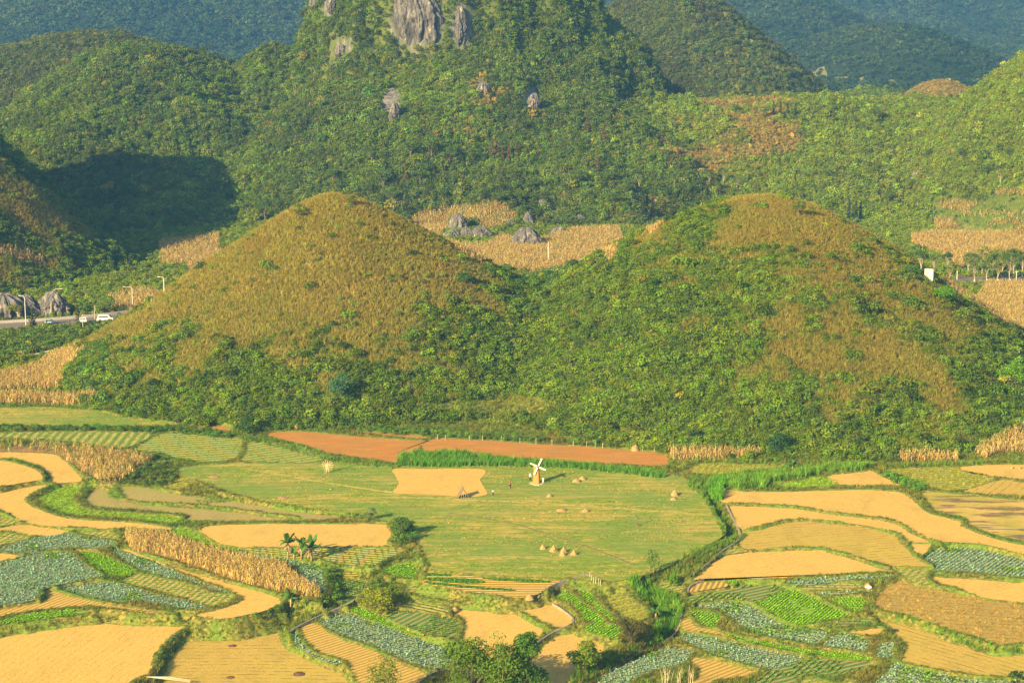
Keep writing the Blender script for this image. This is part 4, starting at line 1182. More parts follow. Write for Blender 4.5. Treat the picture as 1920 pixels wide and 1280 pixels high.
# --- crops
CB = np.array((0.28, 0.42, 0.25)); LT = np.array((0.25, 0.47, 0.02)); DG = np.array((0.17, 0.32, 0.045)); YG = np.array((0.33, 0.36, 0.03))
for (kind, zl, ang, s, lb), W in zip(FIELDS, polys):
    if kind == 'C':
        P = rowpts(W, 0.8, 0.5, ang, rng, 0.13, zl); n = len(P); P = P[rng.random(n) < 0.93]; n = len(P)
        hh = rng.uniform(0.45, 0.85, n); c = vary(CB, n, rng, 0.16, 0.07)
        pt = fbm(P[:, 0], P[:, 1], 5, 2, 401) < -0.38; c[pt] = vary(DG, pt.sum(), rng)
        scatter('cabbages', 'cabbage', P, np.stack([hh, hh, hh * 1.2], 1), c, label='cabbages growing in the ' + lb)
    elif kind in 'LD':
        P = rowpts(W, 0.62 if kind == 'L' else 0.95, 0.4, ang, rng, 0.1, zl); n = len(P)
        k = (fbm(P[:, 0], P[:, 1], 4, 2, 402) > (-0.5 if kind == 'L' else -0.15)); P = P[k]; n = len(P)
        hh = rng.uniform(0.4, 0.7, n); c = vary(LT if kind == 'L' else DG, n, rng, 0.16, 0.08)
        if kind == 'D': k = rng.random(n) < 0.35; c[k] = vary((0.25, 0.33, 0.05), k.sum(), rng)
        scatter('salad_crop', 'cabbage', P, np.stack([hh, hh, hh * 1.1], 1), c, label='leafy crop growing in the ' + lb)
    elif kind == 'W':
        P = rowpts(W, 1.3, 0.5, ang, rng, 0.1, zl); k = rng.random(len(P)) < 0.75; P = P[k]; n = len(P)
        hh = rng.uniform(0.3, 0.55, n)
        scatter('young_crop', 'cabbage', P, np.stack([hh, hh, hh], 1), vary((0.26, 0.33, 0.05), n, rng, 0.2, 0.1), label='sparse rows of greens in the ' + lb)
    elif kind in 'YVHGB':
        dn = {'Y': 1.6, 'V': 2.2, 'H': 0.9, 'G': 1.3, 'B': 1.3}[kind]
        x0, y0 = W.min(0); x1, y1 = W.max(0); n = int((x1 - x0) * (y1 - y0) * dn)
        x = rng.uniform(x0, x1, n); y = rng.uniform(y0, y1, n); k = inside(W, x, y)
        for (k2, zz2, a2, s2, l2), W2 in zip(FIELDS, polys):
            if k2 in 'SR' and W2 is not W and kind == 'G': k &= ~inside(W2, x, y)
        if kind == 'G': k &= fbm(x * 0.3, y, 4, 3, 403) < 0.10
        x, y = x[k], y[k]; n = len(x)
        if n == 0: continue
        base = {'Y': (0.34, 0.34, 0.04), 'V': (0.28, 0.43, 0.02), 'H': (0.17, 0.25, 0.045), 'G': (0.23, 0.33, 0.035), 'B': (0.46, 0.33, 0.08)}[kind]
        hh = rng.uniform(0.25, 0.5, n) * {'Y': 1.1, 'V': 1.1, 'H': 0.7, 'G': 0.6, 'B': 0.9}[kind]
        scatter({'B': 'stubble_stalks'}.get(kind, 'grass'), 'tuft', np.stack([x, y, np.full(n, zl)], 1), np.stack([hh * 1.2, hh * 1.2, hh], 1), vary(base, n, rng, 0.22, 0.08) if kind != 'G' else vary(np.where((fbm(x * 0.35, y, 6, 4, 407) > 0.02)[:, None], np.array((0.50, 0.38, 0.08)), np.array(base)), n, rng, 0.25, 0.10), label='low growth on the ' + lb)
for i, s in enumerate(STRIPS):
    W = world_poly(s, -0.5, 0.0); P = rowpts(W, 0.5, 0.4, 5, rng, 0.1, -0.47); n = len(P); hh = rng.uniform(0.3, 0.5, n)
    scatter('salad_crop', 'cabbage', P, np.stack([hh, hh, hh], 1), vary((0.13, 0.33, 0.02), n, rng, 0.15, 0.06), label='dark green seedlings in bed rows below the meadow')

# --- grass of the banks and bunds
rng = np.random.default_rng(77)
n = 190000
y = rng.uniform(292, 486, n); x = y * rng.uniform(-0.285, 0.285, n)
fi = ((y - GY0) / CS).astype(int); fj = np.clip(((x - GX0) / CS).astype(int), 0, len(gx) - 1)
k = ~fixed[fi, fj]
_, ti = T_id(x, y); k &= (T(x, y) < 4)
for W in corn_w: k &= ~inside(W, x, y)
x, y, fi, fj = x[k], y[k], fi[k], fj[k]
edge = d2[fi, fj] > -90
k = edge | (rng.random(len(x)) < 0.5); x, y, edge = x[k], y[k], edge[k]
z = ground(x, y); n = len(x)
t = np.clip(0.5 + 0.9 * fbm(x, y, 12, 3, 411), 0, 1)[:, None]
base = np.array((0.23, 0.20, 0.04)) * (1 - t) + np.array((0.125, 0.225, 0.025)) * t
hh = np.where(edge, rng.uniform(0.22, 0.5, n), rng.uniform(0.4, 1.0, n))
scatter('grass', 'tuft', np.stack([x, y, z], 1), np.stack([hh * 1.1, hh * 1.1, hh], 1), vary(base, n, rng, 0.28, 0.1), label='grass on the banks between the plots')

# --- tall green belts (reeds, napier grass, hedge scrub): outline, height, template, colour, density
BELTS = [
 ("752,873 760,853 850,851 905,856 960,862 1010,866 1080,872 1160,880 1240,889 1238,897 1160,888 1080,880 1010,876 920,874 850,876", 1.8, 'reed', (0.13, 0.30, 0.03), 3.2, "tall bright green grass belt behind the windmill"),
 ("1366,893 1420,888 1480,884 1560,878 1616,874 1640,878 1560,886 1520,893 1490,899 1441,905 1441,914 1400,918 1362,914 1358,900", 2.1, 'reed', (0.17, 0.33, 0.03), 3.0, "tall green reed belt above the golden terraces"),
 ("1333,905 1355,905 1352,945 1338,945 1325,925", 2.6, 'reed', (0.13, 0.32, 0.02), 3.0, "tall reeds at the terrace corner"),
 ("1296,892 1330,897 1330,930 1350,948 1364,975 1380,1003 1362,1024 1330,1038 1300,1046 1276,1050 1300,1032 1340,1018 1352,1000 1335,965 1318,935 1290,912", 1.3, 'reed', (0.15, 0.27, 0.03), 2.6, "stream bank grass beside the meadow"),
 ("1345,1030 1352,1040 1316,1068 1290,1086 1240,1087 1222,1092 1200,1080 1240,1072 1280,1050 1300,1048", 1.3, 'reed', (0.17, 0.24, 0.04), 2.4, "stream bank grass above the bend"),
 ("1175,1088 1215,1093 1240,1106 1262,1118 1276,1135 1278,1160 1262,1185 1240,1205 1225,1190 1240,1160 1230,1135 1200,1115", 1.9, 'reed', (0.15, 0.33, 0.025), 3.0, "bright reeds along the channel"),
 ("1255,1195 1235,1215 1180,1238 1140,1262 1120,1285 1060,1290 1095,1250 1130,1232 1170,1218 1215,1200", 1.2, 'reed', (0.12, 0.24, 0.025), 2.6, "dark green bank grass at the bottom"),
 ("-30,801 80,802 180,802 300,804 380,808 430,815 425,822 300,811 200,808 60,808 -30,808", 1.4, 'shrub', (0.10, 0.20, 0.025), 0.45, "low green hedge across the left meadow"),
 ("440,818 520,824 600,846 640,860 740,870 735,878 620,866 560,850 470,828", 1.0, 'reed', (0.15, 0.27, 0.03), 2.2, "green bank below the red soil"),
 ("260,878 275,866 300,858 318,866 322,885 330,900 300,912 240,908 190,905 200,900 250,895", 1.3, 'shrub', (0.12, 0.19, 0.04), 0.5, "scrub at the tip of the thin maize"),
 ("612,1072 626,1062 632,1085 636,1110 640,1132 622,1140 560,1150 500,1156 480,1165 470,1160 520,1142 560,1128 600,1122 618,1108", 1.2, 'shrub', (0.13, 0.22, 0.03), 0.55, "green scrub at the foot of the tall maize"),
 ("690,1070 715,1076 740,1088 760,1105 755,1120 730,1140 705,1140 690,1120 695,1095", 1.3, 'shrub', (0.14, 0.23, 0.03), 0.35, "scrub between the small plots"),
 ("737,985 755,980 772,990 778,1012 765,1022 742,1020 738,1005", 1.7, 'shrub', (0.11, 0.20, 0.03), 0.5, "bushy bank beside the banana field"),
 ("450,812 560,798 640,800 740,805 860,815 940,822 1040,826 1140,832 1250,842 1250,848 1120,838 940,826 780,818 640,808 520,806", 1.5, 'shrub', (0.13, 0.23, 0.03), 0.35, "bushes behind the red soil"),
 ("1265,866 1430,864 1560,866 1690,872 1800,868 1930,864 1930,870 1820,872 1690,878 1600,872 1470,870 1300,870", 1.3, 'reed', (0.17, 0.30, 0.03), 1.6, "green verge under the right twin hill"),
 ("1655,884 1690,897 1735,912 1730,922 1690,912 1650,890", 1.4, 'shrub', (0.14, 0.30, 0.025), 0.5, "bright bushes between the right plots"),
 ("1650,1150 1700,1156 1745,1172 1800,1196 1845,1215 1930,1216 1930,1222 1850,1224 1806,1207 1752,1182 1700,1166", 1.3, 'reed', (0.15, 0.31, 0.025), 2.5, "green grass bank below the brown stubble"),
 ("770,770 860,748 960,740 1060,750 1130,775 1160,800 1240,830 1100,815 980,800 860,790 770,785", 0.8, 'reed', (0.26, 0.36, 0.03), 1.8, "light green slope foot between the twin hills"),
 ("360,940 400,935 440,930 480,938 560,950 640,965 700,975 690,980 600,965 520,952 440,942 380,945", 0.9, 'reed', (0.16, 0.29, 0.03), 1.8, "green verge below the meadow"),
 ("0,625 90,618 180,612 215,605 185,622 150,638 90,655 0,675 -30,680 -30,630", 2.2, 'shrub', (0.12, 0.20, 0.03), 0.35, "dark green bushes under the left road"),
 ("160,655 200,650 210,690 180,730 190,755 150,740 125,710", 2.0, 'shrub', (0.10, 0.22, 0.03), 0.4, "green scrub at the left foot of the left twin hill"),
 ("385,1085 384,1083 386,1086", 1, 'reed', (0.1, 0.2, 0.03), 0.1, ""),
 ("1690,510 1725,505 1735,520 1700,530", 2.0, 'shrub', (0.09, 0.18, 0.03), 0.4, "bushes by the billboard"),
 ("1760,515 1900,516 1940,516 1940,511 1850,511 1760,510", 1.6, 'shrub', (0.07, 0.15, 0.03), 0.4, "hedge behind the right road"),
 ("850,440 880,425 930,425 945,440 900,460 860,462", 1.0, 'shrub', (0.12, 0.25, 0.03), 0.35, "green growth around the boulders"),
 ("965,415 1010,400 1120,405 1240,410 1240,420 1100,428 1020,436 980,440", 0.8, 'reed', (0.19, 0.34, 0.03), 0.8, "bright grass above the valley maize"),
 ("1139,455 1210,448 1225,452 1190,470 1160,482", 0.9, 'reed', (0.13, 0.28, 0.05), 1.2, "green crop beside the valley maize"),
 ("1748,378 1840,368 1935,364 1935,434 1840,434 1750,434", 1.0, 'reed', (0.24, 0.32, 0.04), 0.9, "mixed green growth on the right hand terraces"),
 ("1760,385 1840,372 1930,368 1930,425 1840,428 1760,425", 1.5, 'shrub', (0.14, 0.24, 0.03), 0.05, "scattered bushes on the right hand terraces"),
 ("1752,400 1850,400 1940,385 1940,415 1850,420 1790,410", 1.2, 'reed', (0.22, 0.36, 0.04), 0.8, "bright green terrace on the right slope"),
 ("910,510 960,520 1010,515 1060,508 1090,520 1040,545 980,550 930,530", 2.2, 'shrub', (0.12, 0.22, 0.03), 0.3, "bushes at the saddle of the twin hills"),
]
for s, h0, tn, colr, dn, lb in BELTS:
    if not lb: continue
    P = catmull(parse(s), 3)
    W = np.array([hit(a, b)[:2] for a, b in P])
    x0, y0 = W.min(0); x1, y1 = W.max(0); n = int((x1 - x0) * (y1 - y0) * dn * (1.0 if tn == 'reed' else 1.6))
    x = rng.uniform(x0, x1, n); y = rng.uniform(y0, y1, n); k = inside(W, x, y)
    z = ground(x, y); k &= visible(x, y, z, 3); x, y, z = x[k], y[k], z[k]; n = len(x)
    if n == 0: continue
    hh = h0 * rng.uniform(0.6, 1.15, n) * (1.0 if tn == 'reed' else 0.8)
    w = 0.75 if tn == 'reed' else 1.0
    scatter('tall_grass' if tn == 'reed' else 'bushes', tn, np.stack([x, y, z - 0.05], 1), np.stack([hh * w, hh * w, hh], 1), vary(colr, n, rng, 0.24, 0.09), label=lb)


# ================================================================== things
def gz(x, y): return float(ground(np.array([x]), np.array([y]))[0])
def P3(px, py):
    h = hit(px, py); return (float(h[0]), float(h[1]), float(h[2]))
def pxm(p):                                   # photo pixels per metre at a point
    return 3600.0 / (p[1] * ct - (p[2] - CAM_H) * st)

# ---- trees
def crown_obj(name, V, F, v, mat, root):
    o = mobj(name, tmpl_mesh(name, V, F, v, mat), root); return o

def limb_tree(label, cat, col, H, R_, seed, trunk_mat=BARK, bare=0.35, nb=9, nleaf=1100, lsize=0.16, group=None, flat=0.75, name='broadleaf_tree', trunk_r=None, droop=0.0, vase=False):
    rng_ = random.Random(seed); root = empty(name, (0, 0, 0)); mb = MB(); tr = trunk_r or H * 0.028
    top = H * (bare + 0.12)
    mb.tube([(0, 0, -0.4), (0.02 * H * rng_.uniform(-1, 1), 0.01 * H, top * 0.5), (0.03 * H * rng_.uniform(-1, 1), 0, top)], [tr * 1.25, tr, tr * 0.75], 7)
    blobs = []
    for i in range(nb):
        a = 6.28 * i / nb + rng_.uniform(-.4, .4); q = R_ * rng_.uniform(0.25, 0.78)
        zc = H * rng_.uniform(bare + 0.15 + (0.15 if vase else 0), 0.90); 
        if i == 0: q, zc = R_ * 0.1, H * 0.86
        br = R_ * (rng_.uniform(0.34, 0.52) if bare >= 0.2 else rng_.uniform(0.42, 0.62))
        if bare < 0.2: zc = H * rng_.uniform(0.22, 0.88) if i else H * 0.86
        blobs.append((q * math.cos(a), q * math.sin(a), min(zc, H - br * 0.7), br, flat))
        b = blobs[-1]; z0 = top * rng_.uniform(0.55, 1.0)
        mb.tube([(0, 0, z0), (b[0] * 0.45, b[1] * 0.45, z0 + (b[2] - z0) * 0.55), (b[0], b[1], b[2])], [tr * 0.5, tr * 0.32, tr * 0.1], 5, False)
    mb.build('trunk', trunk_mat, root, True)
    V, F, v = blob_cloud(blobs, nleaf, lsize, seed, 0.6, droop)
    crown_obj('crown', V, F, v, leaf_mat('leaves_%02d%02d%02d' % tuple(int(c * 99) for c in col), col), root)
    tag(root, label, cat, group); return root

def conifer(label, col, H, R_, seed, group=None, tiers=9, sparse=0.0, name='conifer_tree', ragged=0.25):
    rng_ = random.Random(seed); nr = np.random.default_rng(seed); root = empty(name, (0, 0, 0)); mb = MB()
    mb.tube([(0, 0, -0.4), (0, 0, H * 0.5), (0, 0, H * 0.97)], [H * 0.022, H * 0.014, H * 0.004], 6)
    C = []; N_ = []
    for t in range(tiers):
        f = t / (tiers - 1); zc = H * (0.16 + 0.80 * f); rr = R_ * (1 - f * 0.86) * rng_.uniform(1 - ragged, 1 + ragged)
        for k in range(max(4, int(9 * (1 - f * .5)))):
            a = rng_.uniform(0, 6.28); L = rr * rng_.uniform(0.6, 1.0)
            if k < 4: mb.tube([(0, 0, zc), (L * .8 * math.cos(a), L * .8 * math.sin(a), zc - L * 0.18)], [H * 0.005, H * 0.002], 4, False)
            for j in range(8):
                q = L * (0.2 + 0.8 * j / 8)
                C.append((q * math.cos(a) + rng_.gauss(0, .08 * R_), q * math.sin(a) + rng_.gauss(0, .08 * R_), zc - q * 0.2 + rng_.gauss(0, .02 * H)))
                N_.append((0.4 * math.cos(a), 0.4 * math.sin(a), 0.9))
    mb.build('trunk', BARK, root, True)
    V, F, v = leaves(np.array(C), np.array(N_), R_ * 0.17, nr, 0.5)
    crown_obj('crown', V, F, v, leaf_mat('leaves_%02d%02d%02d' % tuple(int(c * 99) for c in col), col), root)
    tag(root, label, 'tree', group); return root

GRP = 'trees standing out of the wooded slopes'
KINDS_T = {
 'g': lambda s: limb_tree('rounded green tree standing above the scrub of the wooded slope', 'tree', (0.11, 0.18, 0.022), 8, 3.4, s, group=GRP, nleaf=900, lsize=0.24),
 'y': lambda s: conifer('yellow green tiered tree on the wooded slope', (0.24, 0.27, 0.025), 8, 2.8, s, group='yellow green trees on the slopes', tiers=7, name='pine_tree'),
 'b': lambda s: conifer('rusty brown columnar conifer on the wooded slope', (0.20, 0.13, 0.065), 8, 1.5, s, group='rusty brown conifers on the slopes', tiers=12, name='cypress_tree'),
 'd': lambda s: conifer('dark green columnar conifer on the wooded slope', (0.05, 0.09, 0.03), 8, 1.6, s, group='dark conifers on the slopes', tiers=12, name='cypress_tree'),
 'w': lambda s: limb_tree('thin pale stemmed tree with little foliage on the wooded slope', 'tree', (0.17, 0.20, 0.06), 8, 2.4, s, PALEBARK, 0.4, 8, 260, 0.2, 'thin pale stemmed trees on the slopes', trunk_r=0.13),
}
SLOPE = """408,183,32,g 364,190,40,g 484,215,38,y 459,359,42,y 358,343,24,g 571,356,20,y 408,370,42,g 463,413,48,g 497,420,52,g 480,418,40,y 329,181,30,g 218,150,24,g
437,120,26,g 504,113,26,g 537,109,24,g 469,116,20,b 269,269,30,g 284,74,13,g 697,310,38,g 715,312,32,g 810,303,52,g 843,313,42,g 888,310,36,g 770,303,46,g 923,303,46,b 954,310,42,b
941,306,36,b 970,295,32,b 932,300,40,b 761,343,42,b 750,321,22,b 788,350,44,g 830,381,32,g 865,379,52,y 850,354,30,g 813,343,26,b 832,343,24,b 637,365,30,g 624,346,32,g 839,237,18,y
892,255,22,y 719,360,48,g 1101,255,38,b 1120,328,48,b 555,111,22,g 1018,38,20,g 1205,417,58,d 1224,414,48,b 1213,416,50,d 1640,235,38,g 1435,222,24,g 1450,220,30,d 1476,222,30,d
1463,222,32,d 1491,222,28,d 1271,308,36,b 1258,316,30,b 1568,280,26,b 1132,273,40,b 1416,329,24,y 1848,337,30,g 1875,355,40,w 1850,226,26,y 1905,239,24,y 1356,350,34,w 1198,359,34,w
1559,414,46,g 1497,410,36,g 1591,414,42,d 1613,414,38,d 1604,416,40,d 1241,393,30,y 1666,384,26,g 1766,376,22,g 1381,360,30,w 1330,352,30,w 560,415,34,g 520,405,36,g 300,200,26,g
250,175,22,y 180,330,22,g 600,300,26,g 650,270,24,g 1050,330,30,g 1000,360,30,g 975,385,32,g 1085,350,34,g 1150,390,32,g 1290,370,30,g 1330,400,26,g 1710,360,26,g 1740,300,24,g 1800,300,24,g
1830,270,22,g 1890,300,26,g 1680,250,20,g 1600,240,22,g 1380,215,20,g 1560,235,22,y 1500,260,22,g 1450,300,24,g 1550,340,26,g 1640,330,24,g 1700,210,16,g 60,240,22,g 110,200,20,g
30,290,22,g 70,180,22,g 340,110,18,g 380,100,20,g 600,130,20,g 680,180,22,g 560,230,22,g 530,290,24,g 700,235,20,g 1020,260,24,g 1060,215,22,g 1010,300,24,b 905,385,34,g 930,388,30,g
1140,350,34,g 1175,370,36,g 1100,385,30,g 735,385,34,g 690,370,30,g 660,390,26,g""".split()
def slope_label(kd, a, b, h):
    what = {'g': 'rounded green tree', 'y': 'yellow green tiered tree', 'b': 'rusty brown columnar conifer', 'd': 'dark columnar conifer', 'w': 'thin pale stemmed tree'}[kd]
    size = 'tall ' if h >= 40 else ('small ' if h < 25 else '')
    if a < 280: where = 'on the far left slope' + (' above the shadow' if b < 260 else ' beside the shadow')
    elif a < 560: where = 'on the crest of the left ridge' if b < 165 else ('on the flank of the left ridge' if b < 300 else 'just behind the left twin hill')
    elif a < 760: where = 'high on the left flank of the crag' if b < 250 else ('at mid height below the crag on the left' if b < 350 else 'at the foot of the slope behind the left twin hill')
    elif a < 1000: where = 'right below the bare cliff' if b < 280 else ('in the middle of the wood under the cliff' if b < 330 else 'at the wood edge above the grey boulders')
    elif a < 1260: where = 'under the right buttress of the crag' if b < 300 else 'at the wood edge between the twin hills'
    elif a < 1600: where = 'on the skyline of the right foothill' if b < 245 else ('on the face of the right foothill' if b < 345 else 'at the foot of the wood behind the right twin hill')
    else: where = 'near the top of the right edge slope' if b < 260 else ('half way up the right edge slope' if b < 320 else 'low on the right edge slope')
    return '%s%s %s' % (size, what, where)
protos = {}
count = {}
for i, e in enumerate(SLOPE):
    a, b, hpx, kd = e.split(','); a, b, hpx = float(a), float(b), float(hpx)
    p = P3(a, b); s_px = pxm(p); Hm = hpx / s_px
    key = (kd, count.get(kd, 0) % 3); count[kd] = count.get(kd, 0) + 1
    rz = random.uniform(0, 6.28); sc = Hm / 8.0
    if key not in protos:
        t = KINDS_T[kd](100 + 7 * len(protos)); protos[key] = t
        t['label'] = slope_label(kd, a, b, hpx)
        t.location = (p[0], p[1], p[2] - 0.2); t.rotation_euler = (0, 0, rz); t.scale = (sc,) * 3
    else:
        copy_thing(protos[key], (p[0], p[1], p[2] - 0.2), rz, sc, slope_label(kd, a, b, hpx))

def put(o, px, py, rz=0.0, dz=0.0, s=1.0):
    p = P3(px, py); o.location = (p[0], p[1], p[2] + dz); o.rotation_euler = (0, 0, rz); o.scale = (s,) * 3; return o

# foreground and field-side trees
def low(px, py, z=None):                      # a point at an image position on the valley floor, also below the frame
    return at(px, py, z)
def put_xyz(o, p, rz=0.0): o.location = tuple(map(float, p)); o.rotation_euler = (0, 0, rz); return o
FG = (0.105, 0.19, 0.02)
t = limb_tree('large leafy tree at the bottom edge, left of the three tall ones', 'tree', FG, 10.4, 4.8, 901, bare=0.1, nb=14, nleaf=4200, lsize=0.22); put_xyz(t, low(885, 1312, -4.5))
t = limb_tree('broad leafy tree at the bottom edge below the golden terrace', 'tree', (0.12, 0.21, 0.02), 9.8, 4.3, 902, bare=0.1, nb=14, nleaf=4200, lsize=0.22); put_xyz(t, low(945, 1318, -4.5))
t = limb_tree('tall leafy tree with dark round top at the bottom edge', 'tree', (0.085, 0.19, 0.02), 11.9, 3.0, 903, bare=0.1, nb=13, nleaf=3400, lsize=0.22); put_xyz(t, low(990, 1310, -4.5))
def feather(label, H, seed, n=7, col=(0.13, 0.24, 0.02), lean=0.12, cat='bamboo', name='bamboo_clump', lsz=0.3, per=70, spread=1.0):
    rng_ = random.Random(seed); nr = np.random.default_rng(seed); root = empty(name, (0, 0, 0)); C = []; N_ = []
    for i in range(n):
        mb = MB(); a = rng_.uniform(0, 6.28); h = H * rng_.uniform(0.7, 1.0); l = lean * h * rng_.uniform(0.3, 1.3)
        bx, by = rng_.uniform(-spread, spread) * .5, rng_.uniform(-spread, spread) * .5
        pts = [(bx + l * math.cos(a) * t_ ** 2, by + l * math.sin(a) * t_ ** 2, h * t_ - 0.3 * (t_ == 0)) for t_ in (0, .25, .5, .75, 1.0)]
        mb.tube(pts, [0.07, 0.065, 0.055, 0.04, 0.015], 5); mb.build('stem', flat_mat('bamboo_stem', (0.25, 0.26, 0.08)), root, True)
        for k in range(per):
            t_ = rng_.uniform(0.35, 1.0); q = H * 0.09 * (1.25 - t_) + .25
            C.append((bx + l * math.cos(a) * t_ ** 2 + rng_.gauss(0, q), by + l * math.sin(a) * t_ ** 2 + rng_.gauss(0, q), h * t_ + rng_.gauss(0, .25)))
            N_.append((rng_.gauss(0, .4), rng_.gauss(0, .4), 1))
    V, F, v = leaves(np.array(C), np.array(N_), lsz, nr, 0.32, 0.6)
    crown_obj('leaves', V, F, v, leaf_mat('leaves_b%02d%02d' % (int(col[0] * 99), int(col[1] * 99)), col), root)
    tag(root, label, cat); return root
t = feather('slender feathery bamboo rising highest above the bottom trees', 13.6, 911, 2, lean=0.04, per=170, lsz=0.34); put_xyz(t, low(941, 1326, -4.5))
t = feather('low bamboo clump with feathery tips at the bottom edge', 8.0, 912, 9, lean=0.35, per=110, spread=3.2, col=(0.14, 0.21, 0.02)); put_xyz(t, low(725, 1322, -5))
t = limb_tree('small bright leafy tree right of the tall bottom trees', 'tree', (0.15, 0.24, 0.02), 5.6, 2.8, 904, bare=0.1, nb=11, nleaf=2000, lsize=0.2); put(t, 1097, 1262)
t = limb_tree('dark brownish round tree beside the vivid green plots', 'tree', (0.095, 0.10, 0.03), 4.4, 2.5, 905, bare=0.1, nb=12, nleaf=2400, lsize=0.14); put(t, 1184, 1207)
t = limb_tree('rounded yellow green bush beside the small terraced plots', 'bush', (0.24, 0.28, 0.02), 4.4, 3.2, 906, bare=0.05, nb=12, nleaf=2000, lsize=0.17, name='bush'); put(t, 710, 1150)
t = limb_tree('tall dark bush at the corner of the banana field', 'bush', (0.09, 0.16, 0.03), 4.2, 1.9, 907, bare=0.08, nb=9, nleaf=1400, lsize=0.17, name='bush'); put(t, 756, 1008)
t = limb_tree('small greyish bush on the meadow edge', 'bush', (0.16, 0.22, 0.08), 2.4, 1.5, 908, bare=0.05, nb=7, nleaf=700, lsize=0.14, name='bush'); put(t, 697, 973)
t = limb_tree('dark green bush at the left end of the red soil', 'bush', (0.08, 0.155, 0.03), 4.6, 3.0, 909, bare=0.03, nb=10, nleaf=1600, lsize=0.2, name='bush'); put(t, 458, 815)
t = limb_tree('small tree with blue green leaves under the left twin hill', 'tree', (0.07, 0.17, 0.07), 7.0, 4.0, 910, bare=0.2, nb=10, nleaf=1600, lsize=0.24); put(t, 640, 752)
t = limb_tree('dark leafy tree at the foot of the right twin hill', 'tree', (0.05, 0.12, 0.035), 5.0, 2.8, 915, bare=0.15, nb=10, nleaf=1500, lsize=0.2); put(t, 1460, 853)
t = limb_tree('very bright green tree at the lower right of the right twin hill', 'tree', (0.15, 0.32, 0.02), 7.5, 3.8, 916, bare=0.1, nb=11, nleaf=1700, lsize=0.22); put(t, 1900, 730)
t = limb_tree('bright green tree on the right shoulder of the right twin hill', 'tree', (0.10, 0.27, 0.02), 5.6, 2.8, 917, bare=0.1, nb=9, nleaf=1300, lsize=0.2); put(t, 1775, 575)
t = feather('dark pointed shrub at the stream bend', 4.6, 918, 5, (0.09, 0.19, 0.03), 0.1, 'shrub', 'tall_shrub', 0.26, 60, 1.0); put(t, 1222, 1072)
t = limb_tree('dark leafy branch tops in the bottom right corner', 'tree', (0.05, 0.09, 0.02), 4.0, 1.6, 919, bare=0.1, nb=6, nleaf=260, lsize=0.3); put_xyz(t, low(1908, 1302, -3.6))
t = limb_tree('small bright bush above the stream bank', 'bush', (0.13, 0.30, 0.02), 2.3, 1.4, 920, bare=0.03, nb=7, nleaf=700, lsize=0.15, name='bush'); put(t, 1262, 1098)
t = limb_tree('bright bush at the foot of the channel wall', 'bush', (0.13, 0.27, 0.02), 2.0, 1.2, 921, bare=0.03, nb=6, nleaf=500, lsize=0.15, name='bush'); put(t, 636, 1132)
saddle = [(870, 536, 2.6, 'dark'), (1000, 545, 3.4, 'wide'), (1032, 528, 3.0, 'dark domed'), (1068, 515, 3.0, 'small dark domed'), (948, 512, 2.4, 'low')]
for i, (a, b, H_, w_) in enumerate(saddle):
    t = limb_tree('%s green bush %s' % (w_, ('on the flank of the left twin hill', 'at the middle of the saddle', 'right of the saddle middle', 'on the upper right of the saddle', 'at the left of the saddle')[i]), 'bush', (0.07, 0.16, 0.03) if 'dark' in w_ else (0.13, 0.24, 0.03), H_ + 1, 2.2, 930 + i, bare=0.05, nb=8, nleaf=900, lsize=0.2, name='bush'); put(t, a, b)

# road side trees on the right, pale trunks whitewashed at the foot
base_t = None
WHITE = flat_mat('whitewash', (0.75, 0.72, 0.66), 0.8, 0.08)
RT = [(1781, 528, 6.5, 'thin bare young roadside tree left of the first pole'), (1827, 530, 11.0, 'roadside tree with forked pale limbs right of the first pole'),
      (1850, 529, 9.0, 'roadside tree with leaning forked limbs, second of the big ones'), (1871, 530, 9.5, 'straight roadside tree with light green crown'),
      (1893, 530, 12.5, 'largest roadside tree with a broad dark crown'), (1815, 517, 9.0, 'back row roadside tree, leftmost of its row'), (1841, 517, 11.5, 'back row roadside tree with dark top'),
      (1861, 517, 8.5, 'back row roadside tree behind the straight one'), (1879, 517, 9.5, 'back row roadside tree left of the largest'), (1900, 517, 9.0, 'back row roadside tree at the far right'),
      (1917, 517, 9.0, 'back row roadside tree cut by the right frame edge'), (1751, 517, 8.0, 'roadside tree right behind the billboard'), (1727, 516, 8.5, 'dark roadside tree left of the billboard'), (1776, 513, 8.5, 'dark domed tree behind the road, above the young tree')]
for i, (a, b, H_, lb_) in enumerate(RT):
    col = [(0.20, 0.24, 0.03), (0.09, 0.15, 0.035), (0.15, 0.22, 0.03)][i % 3] if i not in (12, 13, 4) else (0.07, 0.13, 0.035)
    p = P3(a, b)
    t = limb_tree(lb_, 'tree', col, H_, H_ * 0.30, 950 + i, PALEBARK, 0.25, 10, 120 if i == 0 else 620, 0.26, 'trees lining the right road', name='roadside_tree', trunk_r=0.17, vase=True)
    t.location = (p[0], p[1], p[2])
    mb = MB(); mb.tube([(0, 0, 0), (0.0, 0, 1.3)], [0.225, 0.21], 8); mb.build('whitewash_band', WHITE, t)

